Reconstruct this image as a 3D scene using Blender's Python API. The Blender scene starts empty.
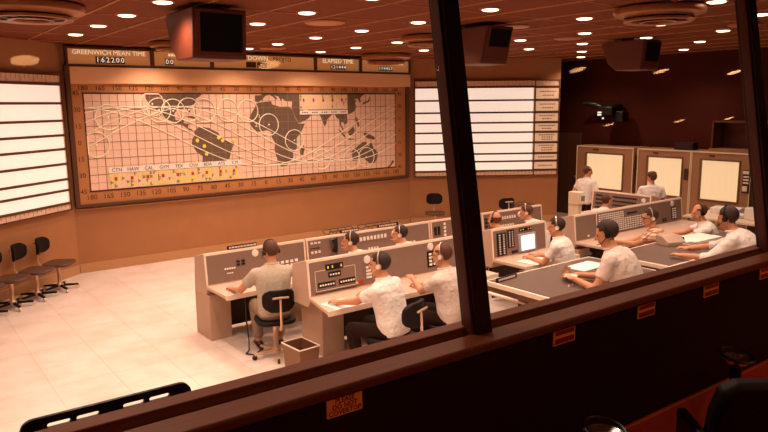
import bpy, bmesh, math, random
from mathutils import Vector, Matrix, Euler
random.seed(7)
PI = math.pi
V = Vector
scene = bpy.context.scene
COL = scene.collection

# ------------------------------------------------------------------ materials
def lin(r, g, b):
    f = lambda c: (c/255/12.92) if c/255 <= .04045 else ((c/255+.055)/1.055)**2.4
    return (f(r), f(g), f(b), 1)

def mat(name, col, rough=.6, metal=0., noise=0., nscale=20., bump=0., bscale=60., bdist=.02, spec=.4, emit=None, estr=0., col2=None, stretch=None):
    m = bpy.data.materials.new(name); m.use_nodes = True
    nt = m.node_tree; b = nt.nodes['Principled BSDF']
    b.inputs['Base Color'].default_value = col
    b.inputs['Roughness'].default_value = rough
    b.inputs['Metallic'].default_value = metal
    b.inputs['Specular IOR Level'].default_value = spec
    if emit:
        b.inputs['Emission Color'].default_value = emit
        b.inputs['Emission Strength'].default_value = estr
    tc = nt.nodes.new('ShaderNodeTexCoord')
    src = tc.outputs['Object']
    if stretch:
        mp = nt.nodes.new('ShaderNodeMapping'); mp.inputs['Scale'].default_value = stretch
        nt.links.new(src, mp.inputs['Vector']); src = mp.outputs['Vector']
    if noise:
        n = nt.nodes.new('ShaderNodeTexNoise'); n.inputs['Scale'].default_value = nscale; n.inputs['Detail'].default_value = 5
        nt.links.new(src, n.inputs['Vector'])
        mx = nt.nodes.new('ShaderNodeMix'); mx.data_type = 'RGBA'
        c2 = col2 or tuple(c*(1-noise) for c in col[:3])+(1,)
        c1 = col if col2 else tuple(min(1, c*(1+noise*.5)) for c in col[:3])+(1,)
        mx.inputs['A'].default_value = c2; mx.inputs['B'].default_value = c1
        nt.links.new(n.outputs['Fac'], mx.inputs['Factor'])
        nt.links.new(mx.outputs['Result'], b.inputs['Base Color'])
    if bump:
        n2 = nt.nodes.new('ShaderNodeTexNoise'); n2.inputs['Scale'].default_value = bscale; n2.inputs['Detail'].default_value = 4
        nt.links.new(src, n2.inputs['Vector'])
        bp = nt.nodes.new('ShaderNodeBump'); bp.inputs['Strength'].default_value = bump; bp.inputs['Distance'].default_value = bdist
        nt.links.new(n2.outputs['Fac'], bp.inputs['Height']); nt.links.new(bp.outputs['Normal'], b.inputs['Normal'])
    return m

M = {}
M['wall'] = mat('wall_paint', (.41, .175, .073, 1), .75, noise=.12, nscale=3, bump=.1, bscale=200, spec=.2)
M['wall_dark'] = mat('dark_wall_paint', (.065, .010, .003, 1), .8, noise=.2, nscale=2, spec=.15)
M['base'] = mat('baseboard_paint', (.50, .25, .11, 1), .6, noise=.08, nscale=6)
M['ceiling'] = mat('ceiling_tile', (.18, .045, .014, 1), .85, noise=.15, nscale=5, bump=.15, bscale=300, spec=.15)
M['grid'] = mat('ceiling_bar', (.44, .17, .065, 1), .5)
def floor_mat():
    m = mat('floor_tile', (.86, .70, .60, 1), .38, spec=.35)
    nt = m.node_tree; b = nt.nodes['Principled BSDF']
    tc = nt.nodes.new('ShaderNodeTexCoord')
    br = nt.nodes.new('ShaderNodeTexBrick')
    br.offset = 0; br.inputs['Scale'].default_value = 1; br.inputs['Brick Width'].default_value = .61; br.inputs['Row Height'].default_value = .61
    br.inputs['Mortar Size'].default_value = .004; br.inputs['Bias'].default_value = 0
    br.inputs['Color1'].default_value = (.83, .68, .60, 1); br.inputs['Color2'].default_value = (.78, .63, .55, 1); br.inputs['Mortar'].default_value = (.64, .48, .39, 1)
    nt.links.new(tc.outputs['Object'], br.inputs['Vector'])
    n = nt.nodes.new('ShaderNodeTexNoise'); n.inputs['Scale'].default_value = 2.2; n.inputs['Detail'].default_value = 9; n.inputs['Roughness'].default_value = .65
    nt.links.new(tc.outputs['Object'], n.inputs['Vector'])
    cr = nt.nodes.new('ShaderNodeValToRGB'); cr.color_ramp.elements[0].position = .35; cr.color_ramp.elements[0].color = (.86, .82, .78, 1); cr.color_ramp.elements[1].position = .62; cr.color_ramp.elements[1].color = (1, 1, 1, 1)
    nt.links.new(n.outputs['Fac'], cr.inputs['Fac'])
    mx = nt.nodes.new('ShaderNodeMix'); mx.data_type = 'RGBA'; mx.blend_type = 'MULTIPLY'; mx.inputs['Factor'].default_value = 1
    nt.links.new(br.outputs['Color'], mx.inputs['A']); nt.links.new(cr.outputs['Color'], mx.inputs['B'])
    nt.links.new(mx.outputs['Result'], b.inputs['Base Color'])
    return m
M['floor'] = floor_mat()
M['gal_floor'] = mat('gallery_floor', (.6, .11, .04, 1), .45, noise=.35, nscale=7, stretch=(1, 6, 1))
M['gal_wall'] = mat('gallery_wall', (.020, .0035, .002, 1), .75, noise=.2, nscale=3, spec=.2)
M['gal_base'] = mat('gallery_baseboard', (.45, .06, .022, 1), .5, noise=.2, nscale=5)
M['sill'] = mat('stained_wood', (.16, .038, .009, 1), .5, spec=.2, noise=.4, nscale=9, stretch=(.6, 8, 8))
M['mullion'] = mat('dark_mullion', (.028, .006, .003, 1), .45, noise=.2, nscale=5)
M['mullion_edge'] = mat('mullion_edge', (.075, .014, .006, 1), .5)
M['cons'] = mat('console_enamel', (.48, .32, .235, 1), .5, noise=.06, nscale=8)
M['cons_side'] = mat('console_side_enamel', (.54, .345, .245, 1), .5, noise=.06, nscale=6)
M['face'] = mat('console_panel_grey', (.235, .145, .108, 1), .55, noise=.1, nscale=12)
M['trimlt'] = mat('light_trim', (.86, .66, .52, 1), .4)
M['desk'] = mat('desk_laminate', (.64, .43, .32, 1), .4, noise=.05, nscale=8)
M['desk_dark'] = mat('dark_desk_laminate', (.14, .085, .062, 1), .4, noise=.15, nscale=14)
M['ped'] = mat('pedestal_enamel', (.52, .33, .22, 1), .55, noise=.15, nscale=5)
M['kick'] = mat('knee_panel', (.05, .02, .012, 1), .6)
M['black'] = mat('black_plastic', (.006, .004, .003, 1), .4)
M['vinyl'] = mat('black_vinyl', (.010, .004, .003, 1), .6, spec=.2, bump=.1, bscale=120)
M['brownvinyl'] = mat('brown_vinyl', (.10, .04, .022, 1), .5, bump=.1, bscale=120)
M['chrome'] = mat('warm_metal', (.75, .5, .34, 1), .3, metal=.7)
M['polish'] = mat('polished_chrome', (.9, .78, .66, 1), .22, metal=1)
M['white'] = mat('white_enamel', (.85, .76, .68, 1), .4)
M['cream'] = mat('cream_enamel', (.78, .60, .42, 1), .5)
M['paper'] = mat('paper', (.88, .80, .72, 1), .8)
M['red'] = mat('red_plastic', (.5, .03, .02, 1), .4)
M['yellow'] = mat('yellow_plastic', (.85, .52, .06, 1), .4)
M['plotcab'] = mat('plot_cabinet_enamel', (.36, .175, .085, 1), .5, noise=.08, nscale=5)
M['plotbez'] = mat('plot_bezel', (.16, .07, .03, 1), .5)
M['box_dark'] = mat('monitor_housing', (.12, .025, .009, 1), .5, noise=.1, nscale=4)
M['screen_off'] = mat('dark_screen', (.004, .003, .003, 1), .75, spec=.1)
M['bin'] = mat('bin_metal', (.22, .10, .05, 1), .4, metal=.3)
M['skin'] = mat('skin', (.62, .27, .14, 1), .55, noise=.1, nscale=25)
M['hair'] = mat('dark_hair', (.035, .012, .006, 1), .6, bump=.5, bscale=140)
M['hair_br'] = mat('brown_hair', (.10, .03, .012, 1), .6, bump=.5, bscale=140)
M['hair_gr'] = mat('grey_hair', (.40, .25, .17, 1), .6, bump=.5, bscale=140)
M['shirt'] = mat('white_shirt', (.84, .73, .66, 1), .85, bump=.55, bscale=11, bdist=.09, spec=.15)
M['shirt_pk'] = mat('pale_shirt', (.72, .56, .48, 1), .85, bump=.55, bscale=11, bdist=.09, spec=.15)
M['shirt_gr'] = mat('flecked_grey_shirt', (.52, .42, .32, 1), .9, noise=.35, nscale=45, bump=.5, bscale=9, spec=.15)
M['trou'] = mat('dark_trousers', (.02, .008, .005, 1), .85, bump=.4, bscale=10, spec=.1)
M['trou_lt'] = mat('grey_trousers', (.30, .20, .14, 1), .85, bump=.4, bscale=10, spec=.1)
M['shoe'] = mat('shoe_leather', (.02, .008, .005, 1), .35)
M['mouth'] = mat('lips', (.28, .07, .05, 1), .6)
M['eye'] = mat('eye', (.03, .015, .01, 1), .2)
def plaid():
    m = mat('plaid_shirt', (.8, .66, .55, 1), .88, bump=.4, bscale=9, spec=.15)
    nt = m.node_tree; b = nt.nodes['Principled BSDF']; tc = nt.nodes.new('ShaderNodeTexCoord')
    prev = None
    for ax in ('X', 'Z'):
        w = nt.nodes.new('ShaderNodeTexWave'); w.bands_direction = ax; w.inputs['Scale'].default_value = 6.5; w.inputs['Distortion'].default_value = .4
        nt.links.new(tc.outputs['Object'], w.inputs['Vector'])
        cr = nt.nodes.new('ShaderNodeValToRGB'); cr.color_ramp.elements[0].position = .55; cr.color_ramp.elements[0].color = (.9, .74, .62, 1)
        cr.color_ramp.elements[1].position = .75; cr.color_ramp.elements[1].color = (.50, .27, .17, 1)
        nt.links.new(w.outputs['Fac'], cr.inputs['Fac'])
        if prev:
            mx = nt.nodes.new('ShaderNodeMix'); mx.data_type = 'RGBA'; mx.blend_type = 'MULTIPLY'; mx.inputs['Factor'].default_value = .85
            nt.links.new(prev, mx.inputs['A']); nt.links.new(cr.outputs['Color'], mx.inputs['B']); prev = mx.outputs['Result']
        else: prev = cr.outputs['Color']
    nt.links.new(prev, b.inputs['Base Color']); return m
M['plaid'] = plaid()
def emi(name, col, s, base=(.6, .5, .4, 1)):
    return mat(name, base, .6, emit=col, estr=s)
M['lamp'] = emi('lit_lamp', (1, .78, .55, 1), 5.)
M['gal_lamp'] = emi('gallery_lamp', (1, .45, .17, 1), 14.)
M['strip'] = emi('backlit_strip', (1, .79, .65, 1), .80)
M['tick'] = mat('tick_strip', (.80, .52, .36, 1), .6)
M['labelcard'] = emi('label_card', (1, .60, .34, 1), .40, (.5, .3, .2, 1))
M['plotscr'] = emi('lit_plot_screen', (1, .66, .36, 1), .86, (.35, .22, .12, 1))
M['plotgrid'] = emi('plot_grid_line', (1, .60, .30, 1), .74, (.4, .36, .22, 1))
M['tv'] = emi('lit_television_screen', (.95, .93, 1, 1), .85)
M['tvbez'] = mat('television_bezel', (.34, .33, .38, 1), .4)
M['ocean'] = mat('map_ocean', (.90, .60, .45, 1), .7, noise=.06, nscale=2)
M['land'] = mat('map_land', (.155, .095, .06, 1), .7)
M['mapframe'] = mat('map_border', (.50, .20, .065, 1), .65, noise=.06, nscale=3)
M['mapband'] = mat('map_top_band', (.85, .47, .25, 1), .65)
M['ink'] = mat('dark_ink', (.05, .02, .01, 1), .7)
M['gridink'] = mat('map_grid_ink', (.27, .16, .10, 1), .7)
M['track'] = mat('track_line', (1, .90, .75, 1), .6)
M['circle'] = mat('range_circle', (1, .92, .68, 1), .6)
M['green'] = mat('map_green', (.30, .27, .05, 1), .6)
M['lime'] = mat('map_lime', (.85, .72, .10, 1), .6)
M['hdr'] = emi('clock_face', (1, .42, .13, 1), .16, (.62, .28, .10, 1))
M['hdrtxt'] = emi('clock_lettering', (1, .75, .45, 1), .75)
M['digit'] = emi('clock_digit', (1, .85, .68, 1), .8)
M['boardframe'] = mat('board_frame', (.10, .035, .015, 1), .5)
M['placard'] = mat('placard', (1, .36, .10, 1), .6, noise=.1, nscale=30)
M['placard_txt'] = mat('placard_text', (.30, .02, .01, 1), .6)
M['diff'] = mat('diffuser_metal', (.34, .12, .04, 1), .35, metal=.3)
M['diff_dk'] = mat('diffuser_throat', (.03, .008, .004, 1), .6)
def glass():
    m = bpy.data.materials.new('window_glass'); m.use_nodes = True; nt = m.node_tree
    for n in list(nt.nodes): nt.nodes.remove(n)
    o = nt.nodes.new('ShaderNodeOutputMaterial'); t = nt.nodes.new('ShaderNodeBsdfTransparent'); t.inputs['Color'].default_value = (.985, .985, .985, 1)
    g = nt.nodes.new('ShaderNodeBsdfGlossy'); g.inputs['Roughness'].default_value = .02
    lw = nt.nodes.new('ShaderNodeLayerWeight'); lw.inputs['Blend'].default_value = .5
    pw = nt.nodes.new('ShaderNodeMath'); pw.operation = 'POWER'; pw.inputs[1].default_value = 5
    f = nt.nodes.new('ShaderNodeMath'); f.operation = 'MULTIPLY_ADD'; f.inputs[1].default_value = .7; f.inputs[2].default_value = .022
    nt.links.new(lw.outputs['Facing'], pw.inputs[0]); nt.links.new(pw.outputs[0], f.inputs[0])
    x = nt.nodes.new('ShaderNodeMixShader')
    nt.links.new(f.outputs[0], x.inputs[0]); nt.links.new(t.outputs[0], x.inputs[1]); nt.links.new(g.outputs[0], x.inputs[2]); nt.links.new(x.outputs[0], o.inputs[0])
    return m
M['glass'] = glass()

# ------------------------------------------------------------------ mesh helpers
class MB:
    def __init__(s): s.bm = bmesh.new()
    def box(s, a, b, M4=None):
        a, b = V(a), V(b); vs = []
        for z in (a.z, b.z):
            for x, y in ((a.x, a.y), (b.x, a.y), (b.x, b.y), (a.x, b.y)):
                p = V((x, y, z)); vs.append(s.bm.verts.new(M4 @ p if M4 else p))
        for f in ((3, 2, 1, 0), (4, 5, 6, 7), (0, 1, 5, 4), (1, 2, 6, 5), (2, 3, 7, 6), (3, 0, 4, 7)):
            s.bm.faces.new([vs[i] for i in f])
        return s
    def prism(s, prof, x0, x1):
        """profile of (y,z) points swept along x"""
        A = [s.bm.verts.new((x0, y, z)) for y, z in prof]; B = [s.bm.verts.new((x1, y, z)) for y, z in prof]
        n = len(prof)
        s.bm.faces.new(A); s.bm.faces.new(B[::-1])
        for i in range(n): s.bm.faces.new((A[i], B[i], B[(i+1) % n], A[(i+1) % n]))
        return s
    def plate(s, pts, z0, z1, M4=None):
        """outline of (x,y) points extruded z0..z1"""
        f = lambda p: s.bm.verts.new(M4 @ V(p) if M4 else V(p))
        A = [f((x, y, z0)) for x, y in pts]; B = [f((x, y, z1)) for x, y in pts]; n = len(pts)
        s.bm.faces.new(A[::-1]); s.bm.faces.new(B)
        for i in range(n): s.bm.faces.new((A[i], A[(i+1) % n], B[(i+1) % n], B[i]))
        return s
    def rings(s, R, cap=True):
        """R: list of lists of points, lofted"""
        L = [[s.bm.verts.new(p) for p in r] for r in R]; n = len(L[0])
        for a, b in zip(L, L[1:]):
            for i in range(n): s.bm.faces.new((a[i], a[(i+1) % n], b[(i+1) % n], b[i]))
        if cap:
            s.bm.faces.new(L[0][::-1]); s.bm.faces.new(L[-1])
        return s
    def tube(s, pts, rad, seg=10, ends=True):
        pts = [V(p) for p in pts]; R = []
        rad = rad if isinstance(rad, (list, tuple)) else [rad]*len(pts)
        ref = None
        for i, p in enumerate(pts):
            d = (pts[min(i+1, len(pts)-1)] - pts[max(i-1, 0)]).normalized()
            if ref is None:
                ref = V((0, 0, 1)) if abs(d.z) < .9 else V((0, 1, 0))
            u = (ref - d*ref.dot(d)).normalized(); w = d.cross(u); ref = u
            R.append([p + rad[i]*(math.cos(t)*u + math.sin(t)*w) for t in [2*PI*k/seg for k in range(seg)]])
        s.rings(R, True); return s
    def cyl(s, p0, p1, r0, r1=None, seg=16): return s.tube([p0, p1], [r0, r0 if r1 is None else r1], seg)
    def lathe(s, prof, seg=24, c=(0, 0, 0), M4=None):
        c = V(c); R = []
        for r, z in prof:
            ring = [c + V((max(r, .0004)*math.cos(2*PI*k/seg), max(r, .0004)*math.sin(2*PI*k/seg), z)) for k in range(seg)]
            R.append([M4 @ p for p in ring] if M4 else ring)
        return s.rings(R, True)
    def ell(s, c, r, M4=None, seg=14, rng=9):
        c, r = V(c), V(r); R = []
        for j in range(rng+1):
            t = -PI/2 + PI*j/rng; t = max(min(t, PI/2-.05), -PI/2+.05)
            ring = [V((c.x + r.x*math.cos(t)*math.cos(2*PI*k/seg), c.y + r.y*math.cos(t)*math.sin(2*PI*k/seg), c.z + r.z*math.sin(t))) for k in range(seg)]
            R.append([M4 @ p for p in ring] if M4 else ring)
        return s.rings(R, True)
    def cap(s, p0, p1, r0, r1, seg=12):
        """capsule with round ends"""
        p0, p1 = V(p0), V(p1); d = (p1-p0); L = d.length; d = d/L if L > 1e-6 else V((0, 0, 1))
        P, Rr = [], []
        for a in (80, 50, 25): P.append(p0 - d*r0*math.sin(math.radians(a))); Rr.append(r0*math.cos(math.radians(a)))
        P += [p0, p1]; Rr += [r0, r1]
        for a in (25, 50, 80): P.append(p1 + d*r1*math.sin(math.radians(a))); Rr.append(r1*math.cos(math.radians(a)))
        return s.tube(P, Rr, seg)
    def text(s, string, size, M4, align='CENTER', ext=.0015):
        cu = bpy.data.curves.new('t', 'FONT'); cu.body = string; cu.size = size; cu.align_x = align; cu.align_y = 'CENTER'; cu.extrude = ext; cu.resolution_u = 2
        o = bpy.data.objects.new('t', cu); COL.objects.link(o)
        me = bpy.data.meshes.new_from_object(o.evaluated_get(bpy.context.evaluated_depsgraph_get()))
        me.transform(M4); s.bm.from_mesh(me)
        bpy.data.objects.remove(o); bpy.data.meshes.remove(me); bpy.data.curves.remove(cu)
        return s
    def mesh(s, name, m, smooth=40):
        bmesh.ops.recalc_face_normals(s.bm, faces=s.bm.faces[:])
        me = bpy.data.meshes.new(name)
        if smooth:
            a = math.radians(smooth)
            for f in s.bm.faces: f.smooth = True
            for e in s.bm.edges:
                e.smooth = len(e.link_faces) == 2 and e.calc_face_angle(0) < a
        s.bm.to_mesh(me); s.bm.free()
        me.materials.append(m); return me
    def build(s, name, m, parent=None, bev=0, loc=None, rz=None, smooth=40):
        me = s.mesh(name, m, smooth)
        o = bpy.data.objects.new(name, me); COL.objects.link(o)
        if parent: o.parent = parent
        if loc is not None: o.location = loc
        if rz is not None: o.rotation_euler = (0, 0, rz)
        if bev:
            b = o.modifiers.new('bevel', 'BEVEL'); b.width = bev; b.segments = 2; b.limit_method = 'ANGLE'
        return o

def tag(o, label, cat, group=None):
    o['label'] = label; o['category'] = cat
    if group: o['group'] = group
    return o
def empty(name, loc, rz=0, label=None, cat=None, group=None):
    o = bpy.data.objects.new(name, None); COL.objects.link(o)
    o.location = loc; o.rotation_euler = (0, 0, rz); o.empty_display_size = .1
    if label: tag(o, label, cat, group)
    return o
def struct(o): o['kind'] = 'structure'; return o
def copy_tree(o, parent=None):
    c = o.copy(); COL.objects.link(c)
    if parent: c.parent = parent
    for ch in list(o.children): copy_tree(ch, c)
    return c
WALLM = lambda x, y, z: Matrix(((1, 0, 0, x), (0, 0, -1, y), (0, 1, 0, z), (0, 0, 0, 1)))   # text facing -Y

# ------------------------------------------------------------------ room
CE = 3.9
YW = 12.3
WL, WR = (2.65, YW), (10.12, YW)              # corners of the map wall
RE = (13.1, 10.3)                             # far end of right wing
LE = (-2.63, 8.17)                              # left wing runs on to here
def wall_prism(name, p, q, z0, z1, m, th=.15, side=1):
    p, q = V((*p, 0)), V((*q, 0)); d = (q-p).normalized(); n = V((-d.y, d.x, 0))*side*th
    b = MB(); b.plate([(p.x, p.y), (q.x, q.y), (q.x+n.x, q.y+n.y), (p.x+n.x, p.y+n.y)], z0, z1)
    return struct(b.build(name, m))
struct(MB().box((-3.2, 1.0, -.12), (15.4, 12.6, 0)).build('floor', M['floor']))
struct(MB().box((-3.2, 1.4, CE), (15.4, 12.6, CE+.1)).build('ceiling', M['ceiling']))
wall_prism('wall_back', WL, WR, 0, CE, M['wall'])
wall_prism('wall_left', LE, WL, 0, CE, M['wall'])
wall_prism('wall_right', WR, RE, 0, CE, M['wall'])
struct(MB().box((-2.75, 1.0, 0), (-2.6, 8.3, CE)).build('wall_far_left', M['wall']))
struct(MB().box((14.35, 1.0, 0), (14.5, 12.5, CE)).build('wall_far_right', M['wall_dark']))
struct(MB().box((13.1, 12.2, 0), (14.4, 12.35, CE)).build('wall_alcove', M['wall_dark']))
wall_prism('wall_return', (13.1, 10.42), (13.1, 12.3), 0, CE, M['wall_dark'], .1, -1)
# doorway in the alcove beside the right wing
d = struct(MB().box((14.29, 10.55, 0), (14.34, 11.45, 2.1)).build('door_1', M['boardframe'], bev=.01))
struct(MB().cyl((14.24, 10.65, 1.0), (14.29, 10.65, 1.0), .03).build('door_handle', M['chrome'], d))
def skirting(name, p, q, h=.165, th=.02):
    p, q = V((*p, 0)), V((*q, 0)); dd = (q-p).normalized(); n = V((dd.y, -dd.x, 0))*th
    struct(MB().plate([(p.x, p.y), (q.x, q.y), (q.x+n.x, q.y+n.y), (p.x+n.x, p.y+n.y)], 0, h).build(name, M['base'], bev=.004))
skirting('baseboard_back', (2.66, YW-.001), (10.11, YW-.001))
skirting('baseboard_left', LE, (2.64, YW-.02))
skirting('baseboard_right', (10.13, YW-.02), RE)
# thin ledge strip under the boards
def ledge(name, p, q, z, h=.03, th=.035):
    p, q = V((*p, 0)), V((*q, 0)); dd = (q-p).normalized(); n = V((dd.y, -dd.x, 0))*th
    struct(MB().plate([(p.x, p.y), (q.x, q.y), (q.x+n.x, q.y+n.y), (p.x+n.x, p.y+n.y)], z, z+h).build(name, M['base'], bev=.004))
ledge('trim_1', (2.66, YW-.001), (10.11, YW-.001), 1.105)
# ceiling bars
b = MB()
for k in range(-6, 16):
    x = 2.07+.793*k; b.box((x-.011, 1.9, CE-.012), (x+.011, 12.35, CE-.0005))
struct(b.build('trim_2', M['grid']))
b = MB()
for k in range(-2, 7):
    y = 4.5+1.215*k; b.box((-2, y-.005, CE-.008), (14.3, y+.005, CE-.0006))
struct(b.build('trim_3', M['grid']))
# raised floor tiers
H2, H3 = .13, .30
struct(MB().box((3.5, 1.68, 0), (11.3, 6.46, H2)).box((9.45, 6.46, 0), (11.3, 8.4, H2)).build('floor_tier_middle', M['floor']))
struct(MB().box((5.0, 1.69, H2), (11.3, 4.9, H3)).build('floor_tier_upper', M['floor']))

# ------------------------------------------------------------------ gallery and its window
GA = -.028; GR = Matrix.Rotation(GA, 4, 'Z'); GP = V((1.0, 1.5, 0)); GT = GP-GR @ GP
def gal(o): o.location = GT; o.rotation_euler = (0, 0, GA); return struct(o)
SL = .1659
ZG = 1.3
yg = lambda z: 1.60 + SL*(z-2.07)
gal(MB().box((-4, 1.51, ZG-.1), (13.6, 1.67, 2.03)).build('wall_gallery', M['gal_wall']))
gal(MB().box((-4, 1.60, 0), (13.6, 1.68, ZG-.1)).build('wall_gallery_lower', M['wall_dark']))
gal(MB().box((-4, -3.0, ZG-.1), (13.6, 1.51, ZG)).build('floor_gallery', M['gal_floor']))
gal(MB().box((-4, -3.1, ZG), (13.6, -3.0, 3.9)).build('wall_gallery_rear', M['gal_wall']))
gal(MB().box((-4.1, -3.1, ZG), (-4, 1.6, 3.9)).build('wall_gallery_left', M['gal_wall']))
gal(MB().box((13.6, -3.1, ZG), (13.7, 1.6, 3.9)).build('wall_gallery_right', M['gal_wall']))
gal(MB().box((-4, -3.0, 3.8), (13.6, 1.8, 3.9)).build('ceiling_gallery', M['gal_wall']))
gal(MB().box((-4, 1.49, ZG), (13.6, 1.51, ZG+.23)).build('baseboard_gallery', M['gal_base'], bev=.006))
w = empty('window_1', GT, GA); w['kind'] = 'structure'
struct(MB().box((-4, 1.495, 2.035), (13.6, 1.60, 2.07)).build('countertop', M['sill'], w, bev=.01))
struct(MB().box((-4, 1.601, 1.995), (13.6, 1.68, 2.055)).build('sill_groove', M['mullion'], w))
struct(MB().prism([(1.62, 2.055), (1.68, 2.055), (1.685, 2.088), (1.625, 2.088)], -4, 13.6).build('lower_rail', M['sill'], w, bev=.004))
z1 = 3.8
struct(MB().prism([(yg(z1-.12)-.05, z1-.12), (yg(z1)-.05, z1), (yg(z1)+.08, z1+.1), (yg(z1-.12)+.08, z1-.12)], -4, 13.6).build('head_rail', M['mullion'], w))
mx = [-2.59, -.49, 1.61, 3.71, 5.81, 7.91, 10.01, 12.11]
for x in mx:
    struct(MB().prism([(yg(2.04)-.03, 2.04), (yg(2.04)+.05, 2.04), (yg(3.7)+.05, 3.7), (yg(3.7)-.03, 3.7)], x-.036, x+.036).build('mullion', M['mullion'], w, bev=.004))
    struct(MB().prism([(yg(2.04)-.015, 2.04), (yg(2.04)+.03, 2.04), (yg(3.7)+.03, 3.7), (yg(3.7)-.015, 3.7)], x-.045, x+.045).build('glazing_bead', M['mullion_edge'], w, bev=.003))
for a, c in zip(mx, mx[1:]):
    struct(MB().prism([(yg(2.06), 2.06), (yg(2.06)+.008, 2.06), (yg(3.72)+.008, 3.72), (yg(3.72), 3.72)], a+.05, c-.05).build('pane', M['glass'], w, smooth=0))
# gallery ceiling lamps (the streaks mirrored in the glass)
gl = bpy.data.lights.new('gallery_bulb', 'SPOT'); gl.energy = 16; gl.spot_size = math.radians(125); gl.spot_blend = .4; gl.color = (1, .42, .2); gl.shadow_soft_size = .06
ordn = ['first', 'second', 'third', 'fourth', 'fifth', 'sixth', 'seventh', 'eighth', 'ninth', 'tenth', 'eleventh', 'twelfth']
for y, xs, rowname in ((-.2, (.55, 1.9, 3.3, 4.76, 5.95, 7.24), 'near row'), (-2.02, (7.45, 9.02, 10.32), 'rear row')):
    for i, x in enumerate(xs):
        o = empty('gallery_lamp', (x, y, 3.8), 0, f'small round lamp on the dark gallery ceiling, {ordn[i]} from the left in the {rowname}', 'lamp', 'gallery ceiling lamps')
        MB().lathe([(.07, -.03), (.10, -.03), (.10, 0)], 20).build('lamp_ring', M['diff'], o)
        MB().lathe([(.005, -.032), (.066, -.032), (.066, -.022)], 20).build('lens', M['gal_lamp'], o)
        s = bpy.data.objects.new('bulb', gl); COL.objects.link(s); s.parent = o; s.location = (0, 0, -.08)

# placards on the counter apron
for i, (x0, x1, lines, lab) in enumerate((
    (.955, 1.075, ('PLEASE', 'DO NOT', 'COVERTOP'), 'orange placard with three red text lines, nearest one, under the counter at lower centre'),
    (1.93, 2.05, ('NO SMOKING', 'AREA'), 'orange placard right of the thick post, second along the counter apron from the left'),
    (2.455, 2.575, ('NO SMOKING', 'AREA'), 'orange placard third along the counter apron, dimmer than the one left of it'),
    (2.965, 3.09, ('NO SMOKING', 'AREA'), 'dull red placard fourth along the counter apron'),
    (3.49, 3.63, ('NO SMOKING', 'AREA'), 'orange placard with a bright glint, last one at the right picture edge'))):
    o = empty('placard', GT + GR @ V((x0-.022*x0, 1.509, 1.979)), GA, lab, 'sign', 'placards under the counter')
    W = x1-x0; Hh = .058
    MB().box((0, -.006, 0), (W, 0, Hh)).build('plate', M['placard'], o, bev=.001)
    t = MB()
    if i == 0:
        for k, s in enumerate(lines): t.text(s, .021, WALLM(W/2, -.0065, Hh*(.8-.3*k)))
    else:
        t.box((.007, -.0072, .005), (W-.007, -.0062, .025)).box((.007, -.0072, .037), (W-.007, -.0062, .053))
    t.build('lettering', M['placard_txt'], o)
    if i == 4: MB().ell((W*.6, -.008, .028), (.005, .003, .005)).build('glint_bead', M['polish'], o)  # polished bead added to imitate a glint on the plate

# ------------------------------------------------------------------ downlights
lamps = [(2.47,6.88),(2.47,8.07),(2.47,9.27),(2.48,10.51),(4.01,11.57),(4.08,6.78),(4.08,8.0),(4.06,9.2),(4.06,10.4),(5.64,9.13),(5.68,7.96),(5.66,10.39),(5.63,11.46),(5.73,6.78),(5.66,5.45),
 (7.17,11.44),(7.21,10.29),(7.22,9.09),(7.24,5.36),(7.2,7.8),(7.25,3.71),(8.7,10.13),(8.65,11.29),(8.75,6.46),(8.76,7.74),(8.67,5.18),(8.77,3.93),
 (10.22,7.59),(10.3,8.88),(10.26,5.12),(10.22,6.35),(11.76,8.74),(11.73,6.25),(13.12,9.77),(13.19,7.35)]
hidden = [(x, y) for x in (-.7, .9, 2.47, 4.06) for y in (2.9, 4.2, 5.5)] + [(-.7, 6.8), (.9, 6.9), (5.66, 4.2), (5.66, 2.9), (7.24, 2.6)]  # unseen lamps added along the grid to light the near floor
lamps = [(x, y, 1) for x, y in lamps] + [(x, y, 0) for x, y in hidden]
rows = {}
for x, y, v in lamps: rows.setdefault(min(range(9), key=lambda k: abs(11.5-1.22*k-y)), []).append((x, y, v))
pl = MB().lathe([(.085, -.012), (.115, -.012), (.12, 0)], 24).mesh('trim_ring', M['grid'])
ll = MB().lathe([(.003, -.026), (.07, -.025), (.092, -.018), (.094, -.012), (.086, -.001)], 24).mesh('lens', M['lamp'])
spot = bpy.data.lights.new('downlight_spot', 'SPOT'); spot.energy = 98; spot.color = (1, .715, .54); spot.spot_size = math.radians(140); spot.spot_blend = .8; spot.shadow_soft_size = .08
for r in sorted(rows):
    L = sorted(rows[r])
    for i, (x, y, v) in enumerate(L):
        o = empty('ceiling_downlight', (x, y, CE), 0, f'lit round ceiling downlight, {ordn[i]} from the left in the {ordn[r]} row out from the map', 'light', 'recessed ceiling downlights')
        for nm, me in (('trim_ring', pl), ('lens', ll)):
            c = bpy.data.objects.new(nm, me); COL.objects.link(c); c.parent = o
        s = bpy.data.objects.new('bulb', spot); COL.objects.link(s); s.parent = o; s.location = (0, 0, -.06)

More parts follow.
